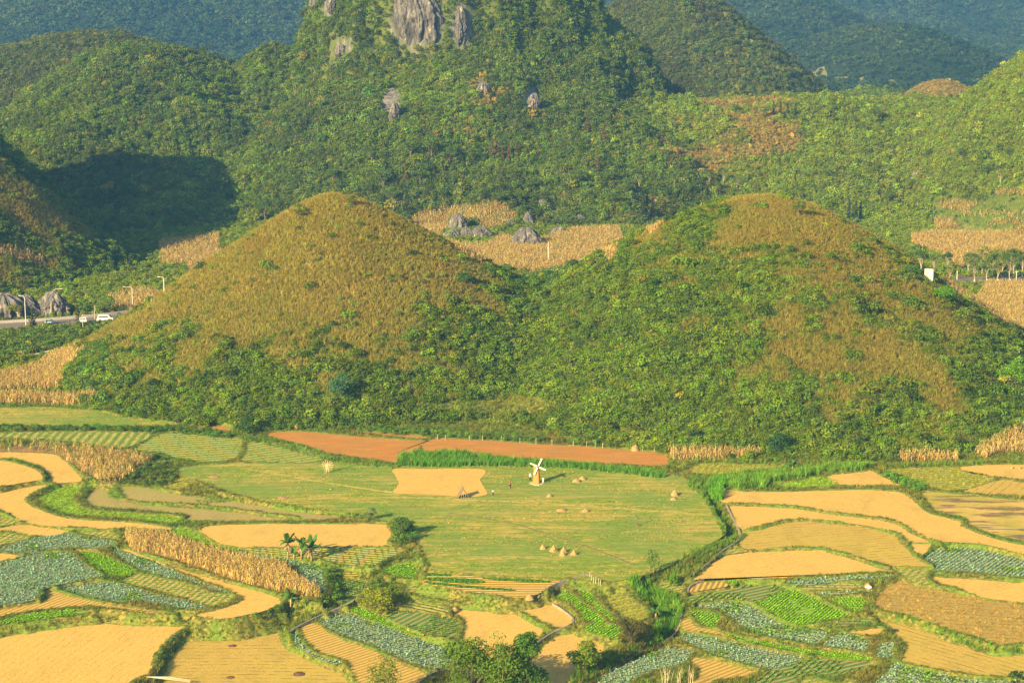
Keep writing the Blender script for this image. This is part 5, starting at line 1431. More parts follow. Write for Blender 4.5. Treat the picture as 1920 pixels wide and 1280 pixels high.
# ---- bananas
BL = leaf_mat('banana_leaf', (0.075, 0.17, 0.03), 0.25); BLY = leaf_mat('dead_banana_leaf', (0.32, 0.22, 0.10), 0.2)
STEM = flat_mat('banana_stem', (0.42, 0.29, 0.13), 0.9, 0.3, 3)
def banana(label, H, seed, nl=9, dead=4, L=1.9, group=None, col=None):
    L = L * 1.45; H = H * 1.05
    rng_ = random.Random(seed); root = empty('banana_plant', (0, 0, 0)); mb = MB()
    hs = H * 0.50
    mb.tube([(0, 0, -0.2), (0.05, 0, hs * .5), (0.08, 0, hs)], [0.20, 0.16, 0.09], 8); mb.build('stem', STEM, root, True)
    for kind in ('leaf', 'dead_leaf'):
        for i in range(nl if kind == 'leaf' else dead):
            a = 6.28 * i / max(nl, 1) * 1.6 + rng_.uniform(-.4, .4); l = L * rng_.uniform(0.75, 1.1); V = []; F = []
            up = rng_.uniform(0.3, 1.3) if kind == 'leaf' else -0.2; w = 0.30 if kind == 'leaf' else 0.16
            if kind == 'dead_leaf': l *= 0.55
            N_ = 8
            for k in range(N_ + 1):
                t_ = k / N_; r_ = l * (t_ - 0.22 * t_ ** 3) * (0.95 if up < 1.0 else 0.6); zz = hs + l * up * (1.15 * t_ - (1.25 if up < 1.0 else 0.55) * t_ * t_) - (0.9 * t_ * l if kind != 'leaf' else 0)
                ww = w * 1.35 * math.sin(math.pi * min(1, 0.12 + 0.88 * t_)) ** 0.7 * (1 + 0.15 * (k % 2)) if k not in (0,) else 0.03
                c, s = math.cos(a), math.sin(a)
                V += [(c * r_ - s * ww, s * r_ + c * ww, zz - ww * 0.45), (c * r_, s * r_, zz), (c * r_ + s * ww, s * r_ - c * ww, zz - ww * 0.45)]
            for k in range(N_):
                b = 3 * k; F += [(b, b + 1, b + 4, b + 3), (b + 1, b + 2, b + 5, b + 4)]
            me = mesh_np(kind, V, F, [BL if kind == 'leaf' else BLY], attrs={'v': ('FACE', 'FLOAT', [rng_.uniform(.2, .8)] * len(F))})
            mobj(kind, me, root)
    tag(root, label, 'banana plant', group); return root
put(banana('leftmost of the three banana plants above the maize, with drooping dead leaves', 5.6, 1, 8, 6, 2.3, 'banana plants above the maize'), 540, 1046)
put(banana('middle and tallest of the three banana plants above the maize', 5.8, 2, 9, 6, 2.3, 'banana plants above the maize'), 565, 1048)
put(banana('rightmost of the three banana plants above the maize, with dark spreading leaves', 5.2, 3, 10, 5, 2.4, 'banana plants above the maize'), 584, 1051)
put(banana('tiny banana sprout between the banana plants', 2.2, 4, 6, 1, 1.0, 'banana plants above the maize'), 551, 1047)
put(banana('low bright banana plant at the lower right end of the tall maize', 3.6, 5, 10, 2, 1.7), 545, 1139)
put(banana('banana plant half hidden in the reeds left of the golden plot', 3.0, 6, 9, 3, 1.9), 1485, 886)
put(banana('small banana plant on the stream bank beside the round dark tree', 2.8, 7, 8, 3, 1.4), 1229, 1160)
put(banana('small banana plant in the bright reeds', 2.8, 8, 8, 3, 1.4), 1244, 1165)
put(banana('pale banana plant high on the right slope terraces', 4.0, 9, 10, 1, 2.4), 1870, 402)

# ---- windmill
def windmill():
    root = empty('windmill', (0, 0, 0))
    brick = NM('orange_brick'); p = brick.pos()
    bt = brick.n("ShaderNodeTexBrick"); bt.inputs['Scale'].default_value = 2.4
    bt.inputs['Color1'].default_value = (0.60, 0.25, 0.035, 1); bt.inputs['Color2'].default_value = (0.46, 0.17, 0.025, 1); bt.inputs['Mortar'].default_value = (0.5, 0.30, 0.10, 1)
    tc = brick.n("ShaderNodeTexCoord"); mp = brick.n("ShaderNodeMapping"); mp.inputs['Rotation'].default_value = (math.pi / 2, 0, 0)
    brick.l(tc.outputs['Object'], mp.inputs[0]); brick.l(mp.outputs[0], bt.inputs['Vector'])
    bm_ = brick.finish(bt.outputs[0], 0.9)
    wp = flat_mat('white_paint', (0.80, 0.78, 0.72), 0.6, 0.06); dk = flat_mat('dark_hub', (0.05, 0.04, 0.035), 0.6)
    H = 3.8
    mb = MB(); mb.lathe([(0.95, 0), (0.66, H)], 4, (0, 0, 0)); 
    tower = mb.build('tower', bm_, root); tower.rotation_euler = (0, 0, R(45 - 16))
    mb = MB(); mb.box((0.0, 0, 1.0), (0.55, 0.04, 1.3)); d = mb.build('door', flat_mat('door_wood', (0.30, 0.16, 0.06)), tower); d.location = (0, 0, 0); d.rotation_euler = (R(-4), 0, R(45)); d.location = (-0.50, 0.50, 0) 
    mb = MB()                                           # gabled cap
    w, l, h = 0.62, 0.70, 0.75
    mb.add([(-w, -l, H), (w, -l, H), (w, l, H), (-w, l, H), (0, -l, H + h), (0, l, H + h)], [(0, 1, 4), (1, 2, 5, 4), (2, 3, 5), (3, 0, 4, 5), (3, 2, 1, 0)])
    cap = mb.build('roof', flat_mat('roof_timber', (0.60, 0.30, 0.09)), root); cap.rotation_euler = (0, 0, R(-16))
    pl = MB(); pl.lathe([(1.7, 0.0), (1.7, 0.10), (1.55, 0.13)], 8); pl.build('plinth', flat_mat('plinth_stone', (0.50, 0.42, 0.30), 0.9, 0.35), root)
    st2 = MB(); st2.box((0, -1.75, 0.1), (1.2, 0.6, 0.2)); st2.build('step', flat_mat('plinth_stone', (0.72, 0.64, 0.52), 0.9), root)
    hub = empty('sails_axle', (0, 0, 0)); hub.parent = root; hub.location = (0.28, -0.78, H + 0.20); hub.rotation_euler = (0, 0, R(16))
    mb = MB(); mb.lathe([(0.14, -.2), (0.17, 0), (0.10, .18)], 8); hb = mb.build('hub', dk, hub); hb.rotation_euler = (R(90), 0, 0)
    for a in (27, 117, 207, 297):
        mb = MB(); mb.box((0, 0, 1.10), (0.34, 0.05, 1.75)); mb.box((0.10, 0.05, 1.1), (0.06, 0.06, 1.9)); mb.box((0, 0.04, 0.15), (0.07, 0.05, 0.4))
        s = mb.build('sail', wp, hub); s.rotation_euler = (0, R(a), 0)
    tag(root, 'orange brick windmill with four white sails on a pale plinth', 'windmill'); return root
put(windmill(), 1006, 906)

# ---- people
def person(label, shirt, trouser, hat=None, H=1.62, arms=((25, -10), (20, 10)), rz=0.0, stride=0.12, lean=0.0, hair=(0.02, 0.015, 0.01)):
    root = empty('person', (0, 0, 0))
    skin = flat_mat('skin', (0.42, 0.24, 0.14), 0.6, 0.08)
    V = []; E = []; RAD = []
    def vtx(p, r, par=None):
        V.append(p); RAD.append(r)
        if par is not None: E.append((par, len(V) - 1))
        return len(V) - 1
    k = H / 1.62
    pel = vtx((0, 0, .86 * k), .125 * k)
    ab = vtx((0, 0, 1.02 * k), .115 * k, pel); ch = vtx((0, -.01, 1.22 * k), .135 * k, ab); nk = vtx((0, 0, 1.37 * k), .055 * k, ch)
    hd = vtx((0, -.02, 1.46 * k), .085 * k, nk); vtx((0, -.02, 1.55 * k), .075 * k, hd); vtx((0, -.115 * k, 1.47 * k), .018 * k, hd)
    for s in (-1, 1):
        vtx((s * .09 * k, -.01, 1.47 * k), .018 * k, hd)
        hp = vtx((s * .09 * k, 0, .80 * k), .085 * k, pel); kn = vtx((s * .10 * k, s * stride * .6 - .02, .45 * k), .058 * k, hp)
        an = vtx((s * .10 * k, s * stride, .08 * k), .038 * k, kn); vtx((s * .11 * k, s * stride - .16 * k, .03 * k), .032 * k, an)
        sh = vtx((s * .18 * k, 0, 1.30 * k), .055 * k, ch)
        fa, ba = arms[0 if s < 0 else 1]
        A = R(fa); el = vtx((s * (.19 + .26 * math.sin(A)) * k, -.02, (1.29 - .26 * math.cos(A)) * k), .040 * k, sh)
        B = R(ba); ex = V[el]
        wr = vtx((ex[0] + s * .22 * k * math.sin(A * .4), ex[1] - .22 * k * math.sin(R(30) + B), ex[2] - .22 * k * math.cos(R(30) + B)), .027 * k, el); w = V[wr]
        pm = vtx((w[0], w[1] - .03 * k, w[2] - .06 * k), .026 * k, wr); q = V[pm]
        for j in range(4):
            f1 = vtx((q[0] + (j - 1.5) * .019 * k, q[1] - .025 * k, q[2] - (.045 - .004 * abs(j - 1.5)) * k), .009 * k, pm)
            vtx((V[f1][0], V[f1][1] + .008 * k, V[f1][2] - .035 * k), .007 * k, f1)
        vtx((w[0] - s * .04 * k, w[1] - .04 * k, w[2] - .05 * k), .010 * k, wr)
    me = bpy.data.meshes.new('body'); me.from_pydata(V, E, []); me.materials.append(skin)
    o = mobj('body', me, root); o.modifiers.new('skin', 'SKIN')
    for i, r in enumerate(RAD): me.skin_vertices[0].data[i].radius = (r, r)
    me.skin_vertices[0].data[0].use_root = True
    m2 = o.modifiers.new('sub', 'SUBSURF'); m2.levels = 1; m2.render_levels = 2
    sm = flat_mat('cloth_%d%d%d' % tuple(int(c * 99) for c in shirt), shirt, 0.9, 0.1); tm = flat_mat('cloth_%d%d%d' % tuple(int(c * 99) for c in trouser), trouser, 0.9, 0.1)
    mb = MB(); mb.lathe([(.15 * k, .84 * k), (.135 * k, 1.0 * k), (.16 * k, 1.2 * k), (.17 * k, 1.31 * k), (.07 * k, 1.37 * k)], 12)
    for s in (-1, 1):
        e = V[[i for i in range(len(V)) if abs(RAD[i] - .040 * k) < 1e-6][0 if s < 0 else 1]]
        mb.tube([(s * .14 * k, 0, 1.31 * k), (e[0], e[1], e[2])], [.072 * k, .058 * k], 8)
    c1 = mb.build('shirt', sm, root, True); c1.scale = (1, 0.85, 1)
    mb = MB()
    for s in (-1, 1):
        mb.tube([(s * .06 * k, 0, .92 * k), (s * .09 * k, 0, .78 * k), (s * .10 * k, s * stride * .6 - .02, .45 * k), (s * .10 * k, s * stride, .10 * k)], [.12 * k, .105 * k, .075 * k, .062 * k], 9)
    mb.build('trousers', tm, root, True)
    if hat is not None:
        mb = MB(); mb.lathe([(.26 * k, 1.54 * k), (.24 * k, 1.56 * k), (.02 * k, 1.70 * k)], 14, (0, -.02, 0)); mb.build('hat', flat_mat('hat_straw', hat, 0.9, 0.05), root)
    else:
        mb = MB(); mb.lathe([(.085 * k, 1.45 * k), (.105 * k, 1.50 * k), (.10 * k, 1.58 * k), (.05 * k, 1.635 * k)], 12, (0, .02 * k, 0)); mb.build('hair', flat_mat('hair', hair, 0.7), root, True)
    tag(root, label, 'person'); root.rotation_euler = (0, 0, rz); return root
put(person('person in a white hat and white top with dark trousers, left of the windmill', (0.75, 0.74, 0.70), (0.03, 0.025, 0.03), (0.8, 0.78, 0.7)), 994, 901, R(150))
put(person('person dressed all in white beside the windmill plinth on the right', (0.8, 0.78, 0.74), (0.7, 0.68, 0.62), None, 1.45), 1018.5, 906, R(-40))
put(person('person in a red top and black trousers walking in the meadow', (0.42, 0.05, 0.03), (0.02, 0.02, 0.025), None, 1.62, stride=0.2), 956.5, 915, R(200))
put(person('person in a white shirt and dark trousers standing by the straw plot corner', (0.78, 0.76, 0.70), (0.03, 0.03, 0.035), None, 1.45), 924.5, 929, R(30))

# ---- hut, wheel, post
def a_hut():
    root = empty('thatched_hut', (0, 0, 0)); th = flat_mat('thatch', (0.20, 0.14, 0.09), 0.95, 0.35, 8); wd = flat_mat('pole_wood', (0.45, 0.32, 0.18), 0.9)
    W, L, H = 1.25, 0.8, 2.15
    for s in (-1, 1):
        mb = MB(); mb.add([(s * W, -L, 0.05), (s * W, L, 0.05), (0, L, H), (0, -L, H), (s * (W - .16), -L, 0.05), (s * (W - .16), L, 0.05), (0, L, H - .22), (0, -L, H - .22)],
               [(0, 1, 2, 3), (7, 6, 5, 4), (0, 3, 7, 4), (1, 5, 6, 2), (0, 4, 5, 1)] if s > 0 else [(3, 2, 1, 0), (4, 5, 6, 7), (4, 7, 3, 0), (2, 6, 5, 1), (1, 5, 4, 0)])
        mb.build('roof', th, root)
    for x_ in (-0.45, 0.0, 0.45):
        mb = MB(); mb.tube([(x_, -L + .1, 0), (x_, -L + .1, H - abs(x_) * 1.75 - .2)], 0.04, 6); mb.build('pole', wd, root)
    mb = MB(); mb.tube([(0, -L - .25, H + .05), (0, L + .2, H + .05)], 0.09, 7); mb.build('ridge_pole', th, root)
    mb = MB(); mb.box((0, -.2, 0.32), (1.5, 0.9, 0.12)); mb.build('bench', flat_mat('bench_dark', (0.04, 0.03, 0.03)), root)
    tag(root, 'small open thatched tent shaped hut at the edge of the straw plot', 'hut'); return root
put(a_hut(), 868, 932, R(12))
def wheel():
    root = empty('spoked_wheel', (0, 0, 0)); wd = flat_mat('pale_bamboo', (0.68, 0.50, 0.26), 0.8); rm = MB(); rr = 1.35; zc = 1.75
    ring = [(rr * math.cos(t_), 0, zc + rr * math.sin(t_)) for t_ in np.linspace(0, 2 * math.pi, 29)]
    rm.tube(ring, 0.03, 5, False); rm.build('rim', flat_mat('rim_wood', (0.35, 0.25, 0.13)), root)
    for i in range(14):
        a = 2 * math.pi * i / 14 + 0.1; mb = MB(); mb.box((0, 0, rr * 0.5), (0.09, 0.03, rr * random.uniform(0.75, 0.98))); s = mb.build('spoke', wd, root); s.location = (0, 0.01 * (i % 3), zc); s.rotation_euler = (0, a, 0)
    mb = MB(); mb.lathe([(0.18, -.1), (0.22, 0), (0.18, .1)], 10); h = mb.build('hub', wd, root); h.location = (0, -0.06, zc); h.rotation_euler = (R(90), 0, 0)
    for s in (-1, 1):
        mb = MB(); mb.tube([(s * 0.35, 0.12, 0), (0, 0.08, zc)], 0.05, 6); mb.build('leg', wd, root)
    mb = MB(); mb.box((-.45, -.2, .22), (0.55, .4, .1)); mb.box((-.7, -.2, .1), (.08, .4, .2)); mb.box((-.2, -.2, .1), (.08, .4, .2)); mb.build('seat', flat_mat('seat_grey', (0.35, 0.33, 0.30)), root)
    tag(root, 'pale bamboo wheel of radiating spokes on a stand in the meadow', 'wheel'); return root
put(wheel(), 614, 887, R(8))
root = empty('wooden_post', (0, 0, 0)); mb = MB(); mb.tube([(0, 0, 0), (0.02, 0, 2.3)], [0.11, 0.03], 6); mb.build('post', flat_mat('weathered_wood', (0.16, 0.11, 0.07)), root)
mb = MB(); mb.box((.45, -.1, .35), (.5, .3, .12)); mb.box((.3, -.1, .15), (.08, .25, .3)); mb.box((.62, -.1, .15), (.08, .25, .3)); mb.build('stool', flat_mat('weathered_wood', (0.16, 0.11, 0.07)), root)
tag(root, 'lone dark tapering post with a stool in the meadow', 'post'); put(root, 1194, 986)
def posts(lst, H, label, group, cat='post', r=0.05, mat=None):
    first = None
    for a, b in lst:
        if first is None:
            mb = MB(); mb.tube([(0, 0, -0.1), (0.02, 0.01, H)], [r * 1.2, r], 6); mb.box((0, 0, H), (r * 2.4, r * 2.4, .05)); first = mb.build('fence_post', mat or flat_mat('post_wood', (0.5, 0.42, 0.3)), None)
            tag(first, label, cat, group); put(first, a, b)
        else:
            c = first.copy(); scene.collection.objects.link(c); put(c, a, b, random.uniform(0, 6))
posts([(820, 824), (835, 825), (880, 826), (905, 827), (940, 828), (975, 831), (1005, 832), (1035, 834), (1075, 836), (1100, 838), (1116, 839), (1130, 840), (1182, 844), (1205, 845), (1227, 846), (1318, 858)], 1.3, 'short pale fence post behind the red soil', 'fence posts behind the red soil')
posts([(1106, 1082), (1109, 1088), (1113, 1093), (1117, 1095), (1122, 1097), (1126, 1098)], 1.1, 'short pale fence post at the lower corner of the meadow', 'fence posts at the meadow corner')

# ---- stacks and heaps
HAY = NM('straw_heap'); f_ = HAY.noise(HAY.pos((1, 1, 0.35)), 3.0, 5, 0.8); HAYM = HAY.finish(HAY.ramp(f_, [(0.32, (0.22, 0.13, 0.05)), (0.5, (0.38, 0.255, 0.10)), (0.7, (0.50, 0.36, 0.16))]), 0.95, f_, 0.9, 0.15)
ASH = flat_mat('ash_heap', (0.14, 0.08, 0.055), 0.95, 0.5, 4)
def heap(name, label, cat, px, py, w, h, pointy=1.0, mat=None, group=None, seed=1, parts=True):
    w *= 0.86; h *= 0.88; rng_ = random.Random(seed); prof = []
    for i in range(9):
        t_ = i / 8; rr = w * 0.5 * (1 - t_ ** (1.0 if pointy > .8 else 2.2)) * (1 + 0.05 * math.sin(i * 2.1)); prof.append((max(rr, 0.03), h * t_))
    mb = MB(); mb.lathe(prof, 16, (0, 0, 0), 0.06, rng_)
    root = empty(name, (0, 0, 0)); mb.build('straw_body' if mat is None else 'heap_body', mat or HAYM, root)
    V, F, v = blades(70, h * 0.35, w * .12, 0.03, seed, 1, w * 0.48, (0, 0)); 
    k_ = np.hypot(V[:, 0], V[:, 1]) / (w * .5); V[:, 2] = V[:, 2] * 0.5 + h * np.clip(1 - k_, 0, 1) * 0.85
    crown_obj('loose_straw', V, F, v, leaf_mat('loose_straw', (0.42, 0.28, 0.12)) if mat is None else leaf_mat('loose_ash', (0.22, 0.13, 0.08)), root)
    if pointy > 0.8:
        mb = MB(); mb.tube([(0, 0, h * .8), (0.02, 0, h * 1.12)], [0.05, 0.02], 5); mb.build('centre_pole', flat_mat('weathered_wood', (0.16, 0.11, 0.07)), root)
    tag(root, label, cat, group); put(root, px, py, seed); return root
HG = 'haystacks in the meadow row'
heap('haystack', 'leftmost pointed haystack of the row in the lower meadow', 'haystack', 1018, 1029, 1.7, 1.25, group=HG, seed=11)
heap('haystack', 'second and widest pointed haystack of the row in the lower meadow', 'haystack', 1038, 1033, 2.2, 1.45, group=HG, seed=12)
heap('haystack', 'pointed haystack behind another in the lower meadow row', 'haystack', 1057, 1035, 1.8, 1.35, group=HG, seed=13)
heap('haystack', 'pointed haystack standing in front of another in the lower meadow row', 'haystack', 1055, 1041, 1.8, 1.2, group=HG, seed=14)
heap('haystack', 'rightmost pointed haystack of the row in the lower meadow', 'haystack', 1076, 1040, 1.9, 1.25, group=HG, seed=15)
heap('straw_heap', 'rounded straw heap right of the windmill, behind its neighbour', 'straw heap', 1092, 899, 1.9, 1.0, 0.5, seed=16)
heap('straw_heap', 'straw heap right of the windmill, in front of its neighbour', 'straw heap', 1081, 903, 2.3, 0.9, 0.5, seed=17)
heap('straw_heap', 'small grey straw heap below the windmill', 'straw heap', 1030, 931, 1.5, 0.8, 0.5, seed=18)
heap('straw_heap', 'long flat straw heap in the middle of the meadow', 'straw heap', 1053, 957, 2.9, 0.6, 0.5, seed=19)
heap('straw_heap', 'low pointed straw heap right of the long flat one', 'straw heap', 1098, 959, 2.2, 0.75, 0.5, seed=20)
heap('straw_heap', 'dome of straw at the right side of the meadow', 'straw heap', 1265, 929, 1.9, 1.5, 0.5, seed=21)
heap('straw_heap', 'low straw heap just in front of the dome of straw', 'straw heap', 1263, 937, 1.9, 0.7, 0.5, seed=22)
heap('straw_heap', 'reddish straw heap at the corner of the strip beds', 'straw heap', 993, 1123, 1.9, 1.1, 0.5, seed=23)
heap('straw_heap', 'reddish straw heap at the left corner of the golden terrace', 'straw heap', 853, 1145, 1.7, 0.9, 0.5, seed=24)
heap('straw_heap', 'flat pale straw heap at the left of the meadow', 'straw heap', 402, 894, 3.2, 0.3, 0.5, seed=25)
heap('straw_heap', 'flat pinkish straw heap on the left meadow verge', 'straw heap', 531, 934, 3.0, 0.35, 0.5, seed=26)
heap('ash_pile', 'dark ash pile high on the lined golden field', 'ash pile', 436, 1211, 1.9, 0.3, 0.5, ASH, seed=27)
heap('ash_pile', 'small dark ash pile at the bottom of the lined golden field', 'ash pile', 432, 1270, 1.8, 0.3, 0.5, ASH, seed=28)
heap('ash_pile', 'widest dark ash pile on the lower right of the lined golden field', 'ash pile', 561, 1264, 2.6, 0.35, 0.5, ASH, seed=29)
heap('ash_pile', 'dark heap on the golden field by the channel', 'ash pile', 1036, 1201, 1.1, 0.4, 0.5, ASH, seed=30)
heap('ash_pile', 'dark heap under the vivid green plot', 'ash pile', 1118, 1199, 1.2, 0.4, 0.5, ASH, seed=31)
heap('ash_pile', 'flat ash spread on the golden field in the bottom right corner', 'ash pile', 1678, 1182, 2.0, 0.25, 0.5, ASH, seed=32)
heap('maize_stook', 'maize stook between fence posts behind the red soil', 'stook', 1191, 845, 2.3, 1.9, 0.5, None, seed=33)
heap('maize_stook', 'left small stook by the dark bush above the red soil', 'stook', 503, 803, 1.4, 1.3, 0.5, seed=34)
heap('maize_stook', 'right small stook by the dark bush above the red soil', 'stook', 556, 803, 1.3, 1.4, 0.5, seed=35)
heap('rice_sheaf', 'left of the two rice sheaves on the far right golden plot', 'sheaf', 1897, 879, 0.7, 0.9, 0.5, seed=36)
heap('rice_sheaf', 'right of the two rice sheaves on the far right golden plot', 'sheaf', 1912, 879, 0.7, 0.9, 0.5, seed=37)
tp = heap('straw_heap', 'brown straw heap half covered by a white tarp', 'straw heap', 1627, 1103, 1.9, 1.3, 0.5, seed=38)
mb = MB(); n_ = 8
for i in range(n_ + 1):
    x_ = -0.85 + 1.7 * i / n_; mb.v += [(x_ * .8, -0.86, 0.42 + .08 * math.sin(i)), (x_ * .8, -0.70, 0.62 - .25 * x_ * x_), (x_ * .7, -0.55, 0.80 - .35 * x_ * x_)]
for i in range(n_):
    for k in range(2): b = 3 * i + k; mb.f.append((b, b + 3, b + 4, b + 1))
tarp = mb.build('tarp', flat_mat('white_tarp', (0.8, 0.76, 0.70), 0.5), tp, True); tp.rotation_euler = (0, 0, 0)

# ---- boulders and cliffs
ROCK = NM('limestone'); a_ = ROCK.noise(ROCK.pos((1, 1, 0.16)), 0.75, 6, 0.75); b_ = ROCK.noise(ROCK.pos((1, 1, 0.15)), 0.35, 4)
rc = ROCK.ramp(a_, [(0.36, (0.035, 0.035, 0.035)), (0.47, (0.11, 0.105, 0.10)), (0.57, (0.24, 0.215, 0.185)), (0.65, (0.62, 0.52, 0.38))])
rc = ROCK.mix(ROCK.ramp(b_, [(0.45, (0, 0, 0)), (0.6, (0.7, 0.7, 0.7))]), rc, (0.17, 0.165, 0.16)); ROCKM = ROCK.finish(rc, 0.95, a_, 1.0, 0.6)
def boulder(name, label, px, py, w, d, h, seed, sink=0.25, flute=0.25, cat='boulder', kind=None, dy=0.0, amp=0.18, top=0.45):
    """a jagged limestone block: several leaning, fluted, tapering lumps grown into one surface"""
    n1, n2 = 110, 70; u = np.linspace(0, 2 * math.pi, n1, endpoint=False); v = np.linspace(0, 1, n2)
    U, Vv = np.meshgrid(u, v); cu, su = np.cos(U), np.sin(U)
    crest = 0.62 + 0.38 * vnoise(cu * 1.6 + seed * 3.1, su * 1.6 + 7, seed) + 0.16 * (vnoise(cu * 5 + seed, su * 5, seed + 5) - .5)
    t_ = np.clip(Vv, 0, 1)
    rad = (1 - t_ ** 3.2) ** 0.75 * (1.0 - (1 - top) * 0.55 * t_)
    if kind: rad = rad * (0.12 + 0.88 * sstep(0, 0.42, t_ + 0.25 * (vnoise(cu * 4 + seed, su * 4, seed + 11) - .5)))
    fl = flute * (vnoise(cu * 3.3 + 10 + seed, su * 3.3 + 20 + t_ * .8, seed) - 0.5) * 2 + 0.8 * flute * (1 - 2 * np.abs(vnoise(cu * 9 + 5 + t_ * 1.2, su * 9 + 8 + seed, seed + 1) * 2 - 1))
    nn = amp * fbm(cu * 3 + seed, t_ * 4.0 * h / w + su * 3, 0.6, 5, seed + 2)
    nn = nn + amp * 0.45 * fbm(cu * 9 + seed, t_ * 9.0 * h / w + su * 9, 0.6, 4, seed + 21)
    r_ = rad * (1 + fl * (0.35 + 0.65 * np.sin(np.clip(t_ * 1.05 + .1, 0, 1) * 2.6)) + nn)
    lx, ly = 0.22 * w * (vnoise(t_ * 2.2 + seed, t_ * 0 + 3, seed + 8) - .5), 0.12 * d * (vnoise(t_ * 2 + seed, t_ * 0 + 9, seed + 9) - .5)
    X = r_ * cu * w / 2 + lx; Y = r_ * su * d / 2 + ly
    Zz = t_ * h * (crest * (1 - t_ ** 6) + t_ ** 6 * crest.mean())
    idx = np.arange(n1 * n2).reshape(n2, n1)
    F = np.stack([idx[:-1], np.roll(idx[:-1], -1, 1), np.roll(idx[1:], -1, 1), idx[1:]], -1).reshape(-1, 4)
    me = mesh_np(name, np.stack([X, Y, Zz], -1).reshape(-1, 3), F, [ROCKM])
    o = mobj(name, me); tag(o, label, cat if kind is None else None, kind=kind)
    p = P3(px, py); o.location = (p[0], p[1] + dy, p[2] - h * sink); return o
BD = [(862, 432, 5.2, 5, 8.5, 'tall upright grey boulder left in the valley maize', 1), (848, 446, 5, 5, 4.0, 'low grey boulder at the left foot of the upright one', 2), (877, 446, 4, 4, 5.0, 'narrow boulder right of the upright one', 3),
      (901, 446, 5.5, 5, 5.5, 'pointed grey boulder right of the group in the maize', 4), (988, 461, 9.0, 7, 8.5, 'largest blocky boulder in the middle of the valley maize', 5), (990, 423, 3.2, 3, 6.5, 'slim rock behind the largest boulder', 6),
      (1020, 464, 3.0, 3, 2.0, 'tiny rock right of the largest boulder', 7), (1033, 408, 5.0, 4, 3.2, 'dark low rock above the bright grass', 8), (1046, 440, 6.0, 4, 4.0, 'dark rounded rock right of the largest boulder', 9),
      (1020, 386, 5.5, 4, 3.0, 'dark rock high at the wood edge', 10), (1085, 412, 6.0, 4, 2.8, 'dark rock on the right of the bright grass', 11), (958, 424, 4.0, 4, 3.0, 'grey rock between the two maize patches', 12),
      (806, 392, 3.0, 3, 2.0, 'small pale rock at the upper left of the maize', 13)]
for a, b, w, d, h, l, s in BD: boulder('boulder', l, a, b, w * 1.4, d * 1.2, h * 1.4, s, 0.16, 0.25, amp=0.3, top=0.8)
boulder('rock_outcrop', 'grey rock face at the left frame edge above the road', 4, 598, 14, 8, 13, 21, 0.15, 0.22, cat='rock outcrop', amp=0.35, top=0.9)
boulder('rock_outcrop', 'brown rock face beside the left edge one', 42, 594, 10, 7, 11, 22, 0.15, 0.2, cat='rock outcrop', amp=0.35, top=0.9)
boulder('rock_outcrop', 'reddish rock face behind the second street lamp', 95, 592, 12, 7, 12, 23, 0.15, 0.2, cat='rock outcrop', amp=0.35, top=0.7)
boulder('rock_outcrop', 'pale rock scar on the wooded slope at the right', 1720, 330, 8, 6, 5, 24, 0.3, cat='rock outcrop')
CL = [(778, 102, 23, 18, 56, 31, 'broad fluted grey cliff of the crag'), (752, 62, 10, 12, 34, 32, 'pale cliff shoulder left of the broad one'), (862, 90, 7, 9, 30, 33, 'narrow cliff right of the broad one'), (624, 30, 5, 6, 14, 34, 'small cliff at the top left of the crag'),
      (640, 108, 6, 6, 9, 35, 'rocky patch on the left flank of the crag'), (1000, 212, 6, 7, 13, 36, 'rock foot of the right buttress'), (738, 235, 5, 6, 15, 37, 'thin rock rib below the crag'), (905, 180, 6, 6, 9, 38, 'small rock in the scrub below the cliffs'), (590, 20, 6, 6, 18, 39, 'dark rock at the left edge of the crag')]
for a, b, w, d, h, s, l in CL: boulder('cliff', l, a, b, w, d, h, s, 0.10, 0.16, kind='structure', dy=d * 0.30, amp=0.22, top=1.1)

# ---- roads, path, lamps, traffic
ASPH = flat_mat('asphalt', (0.20, 0.17, 0.14), 0.9, 0.15, 0.6); CONC = flat_mat('concrete', (0.42, 0.38, 0.34), 0.9, 0.15, 1.5)
def ribbon(name, P, w, mat, label, dz=0.25, kind='structure', th=0.5):
    P = np.asarray(P, float); Q = []
    for a, b in zip(P[:-1], P[1:]):
        n = max(2, int(np.hypot(*(b - a)) / 2.5)); Q += [a + (b - a) * k / n for k in range(n)]
    Q.append(P[-1]); Q = np.array(Q)
    for _ in range(4): Q[1:-1] = (Q[:-2] + 2 * Q[1:-1] + Q[2:]) / 4
    t = np.gradient(Q, axis=0); t /= np.linalg.norm(t, axis=1, keepdims=True); nn = np.stack([-t[:, 1], t[:, 0]], 1)
    z0 = ground(Q[:, 0], Q[:, 1])
    for _ in range(6): z0[1:-1] = (z0[:-2] + 2 * z0[1:-1] + z0[2:]) / 4
    V = []; F = []
    for i, q in enumerate(Q):
        for s in (-1, 1):
            e = q + nn[i] * s * w / 2; V.append((e[0], e[1], z0[i] + dz)); V.append((e[0], e[1], z0[i] + dz - th))
    for i in range(len(Q) - 1):
        b = 4 * i; F += [(b, b + 4, b + 6, b + 2), (b + 1, b + 3, b + 7, b + 5), (b, b + 1, b + 5, b + 4), (b + 2, b + 6, b + 7, b + 3)]
    me = mesh_np(name, V, [f[::-1] for f in F], [mat]); o = mobj(name, me); tag(o, label, kind=kind); return o, Q, z0, nn
ro, RQ, RZ, RN = ribbon('road', ROADPTS, 9.0, ASPH, 'grey road passing behind the twin hills', 0.35)
ribbon('path', path_w, 1.3, flat_mat('path_concrete', (0.55, 0.45, 0.33)), 'pale concrete path slanting up to the left road', 0.35)
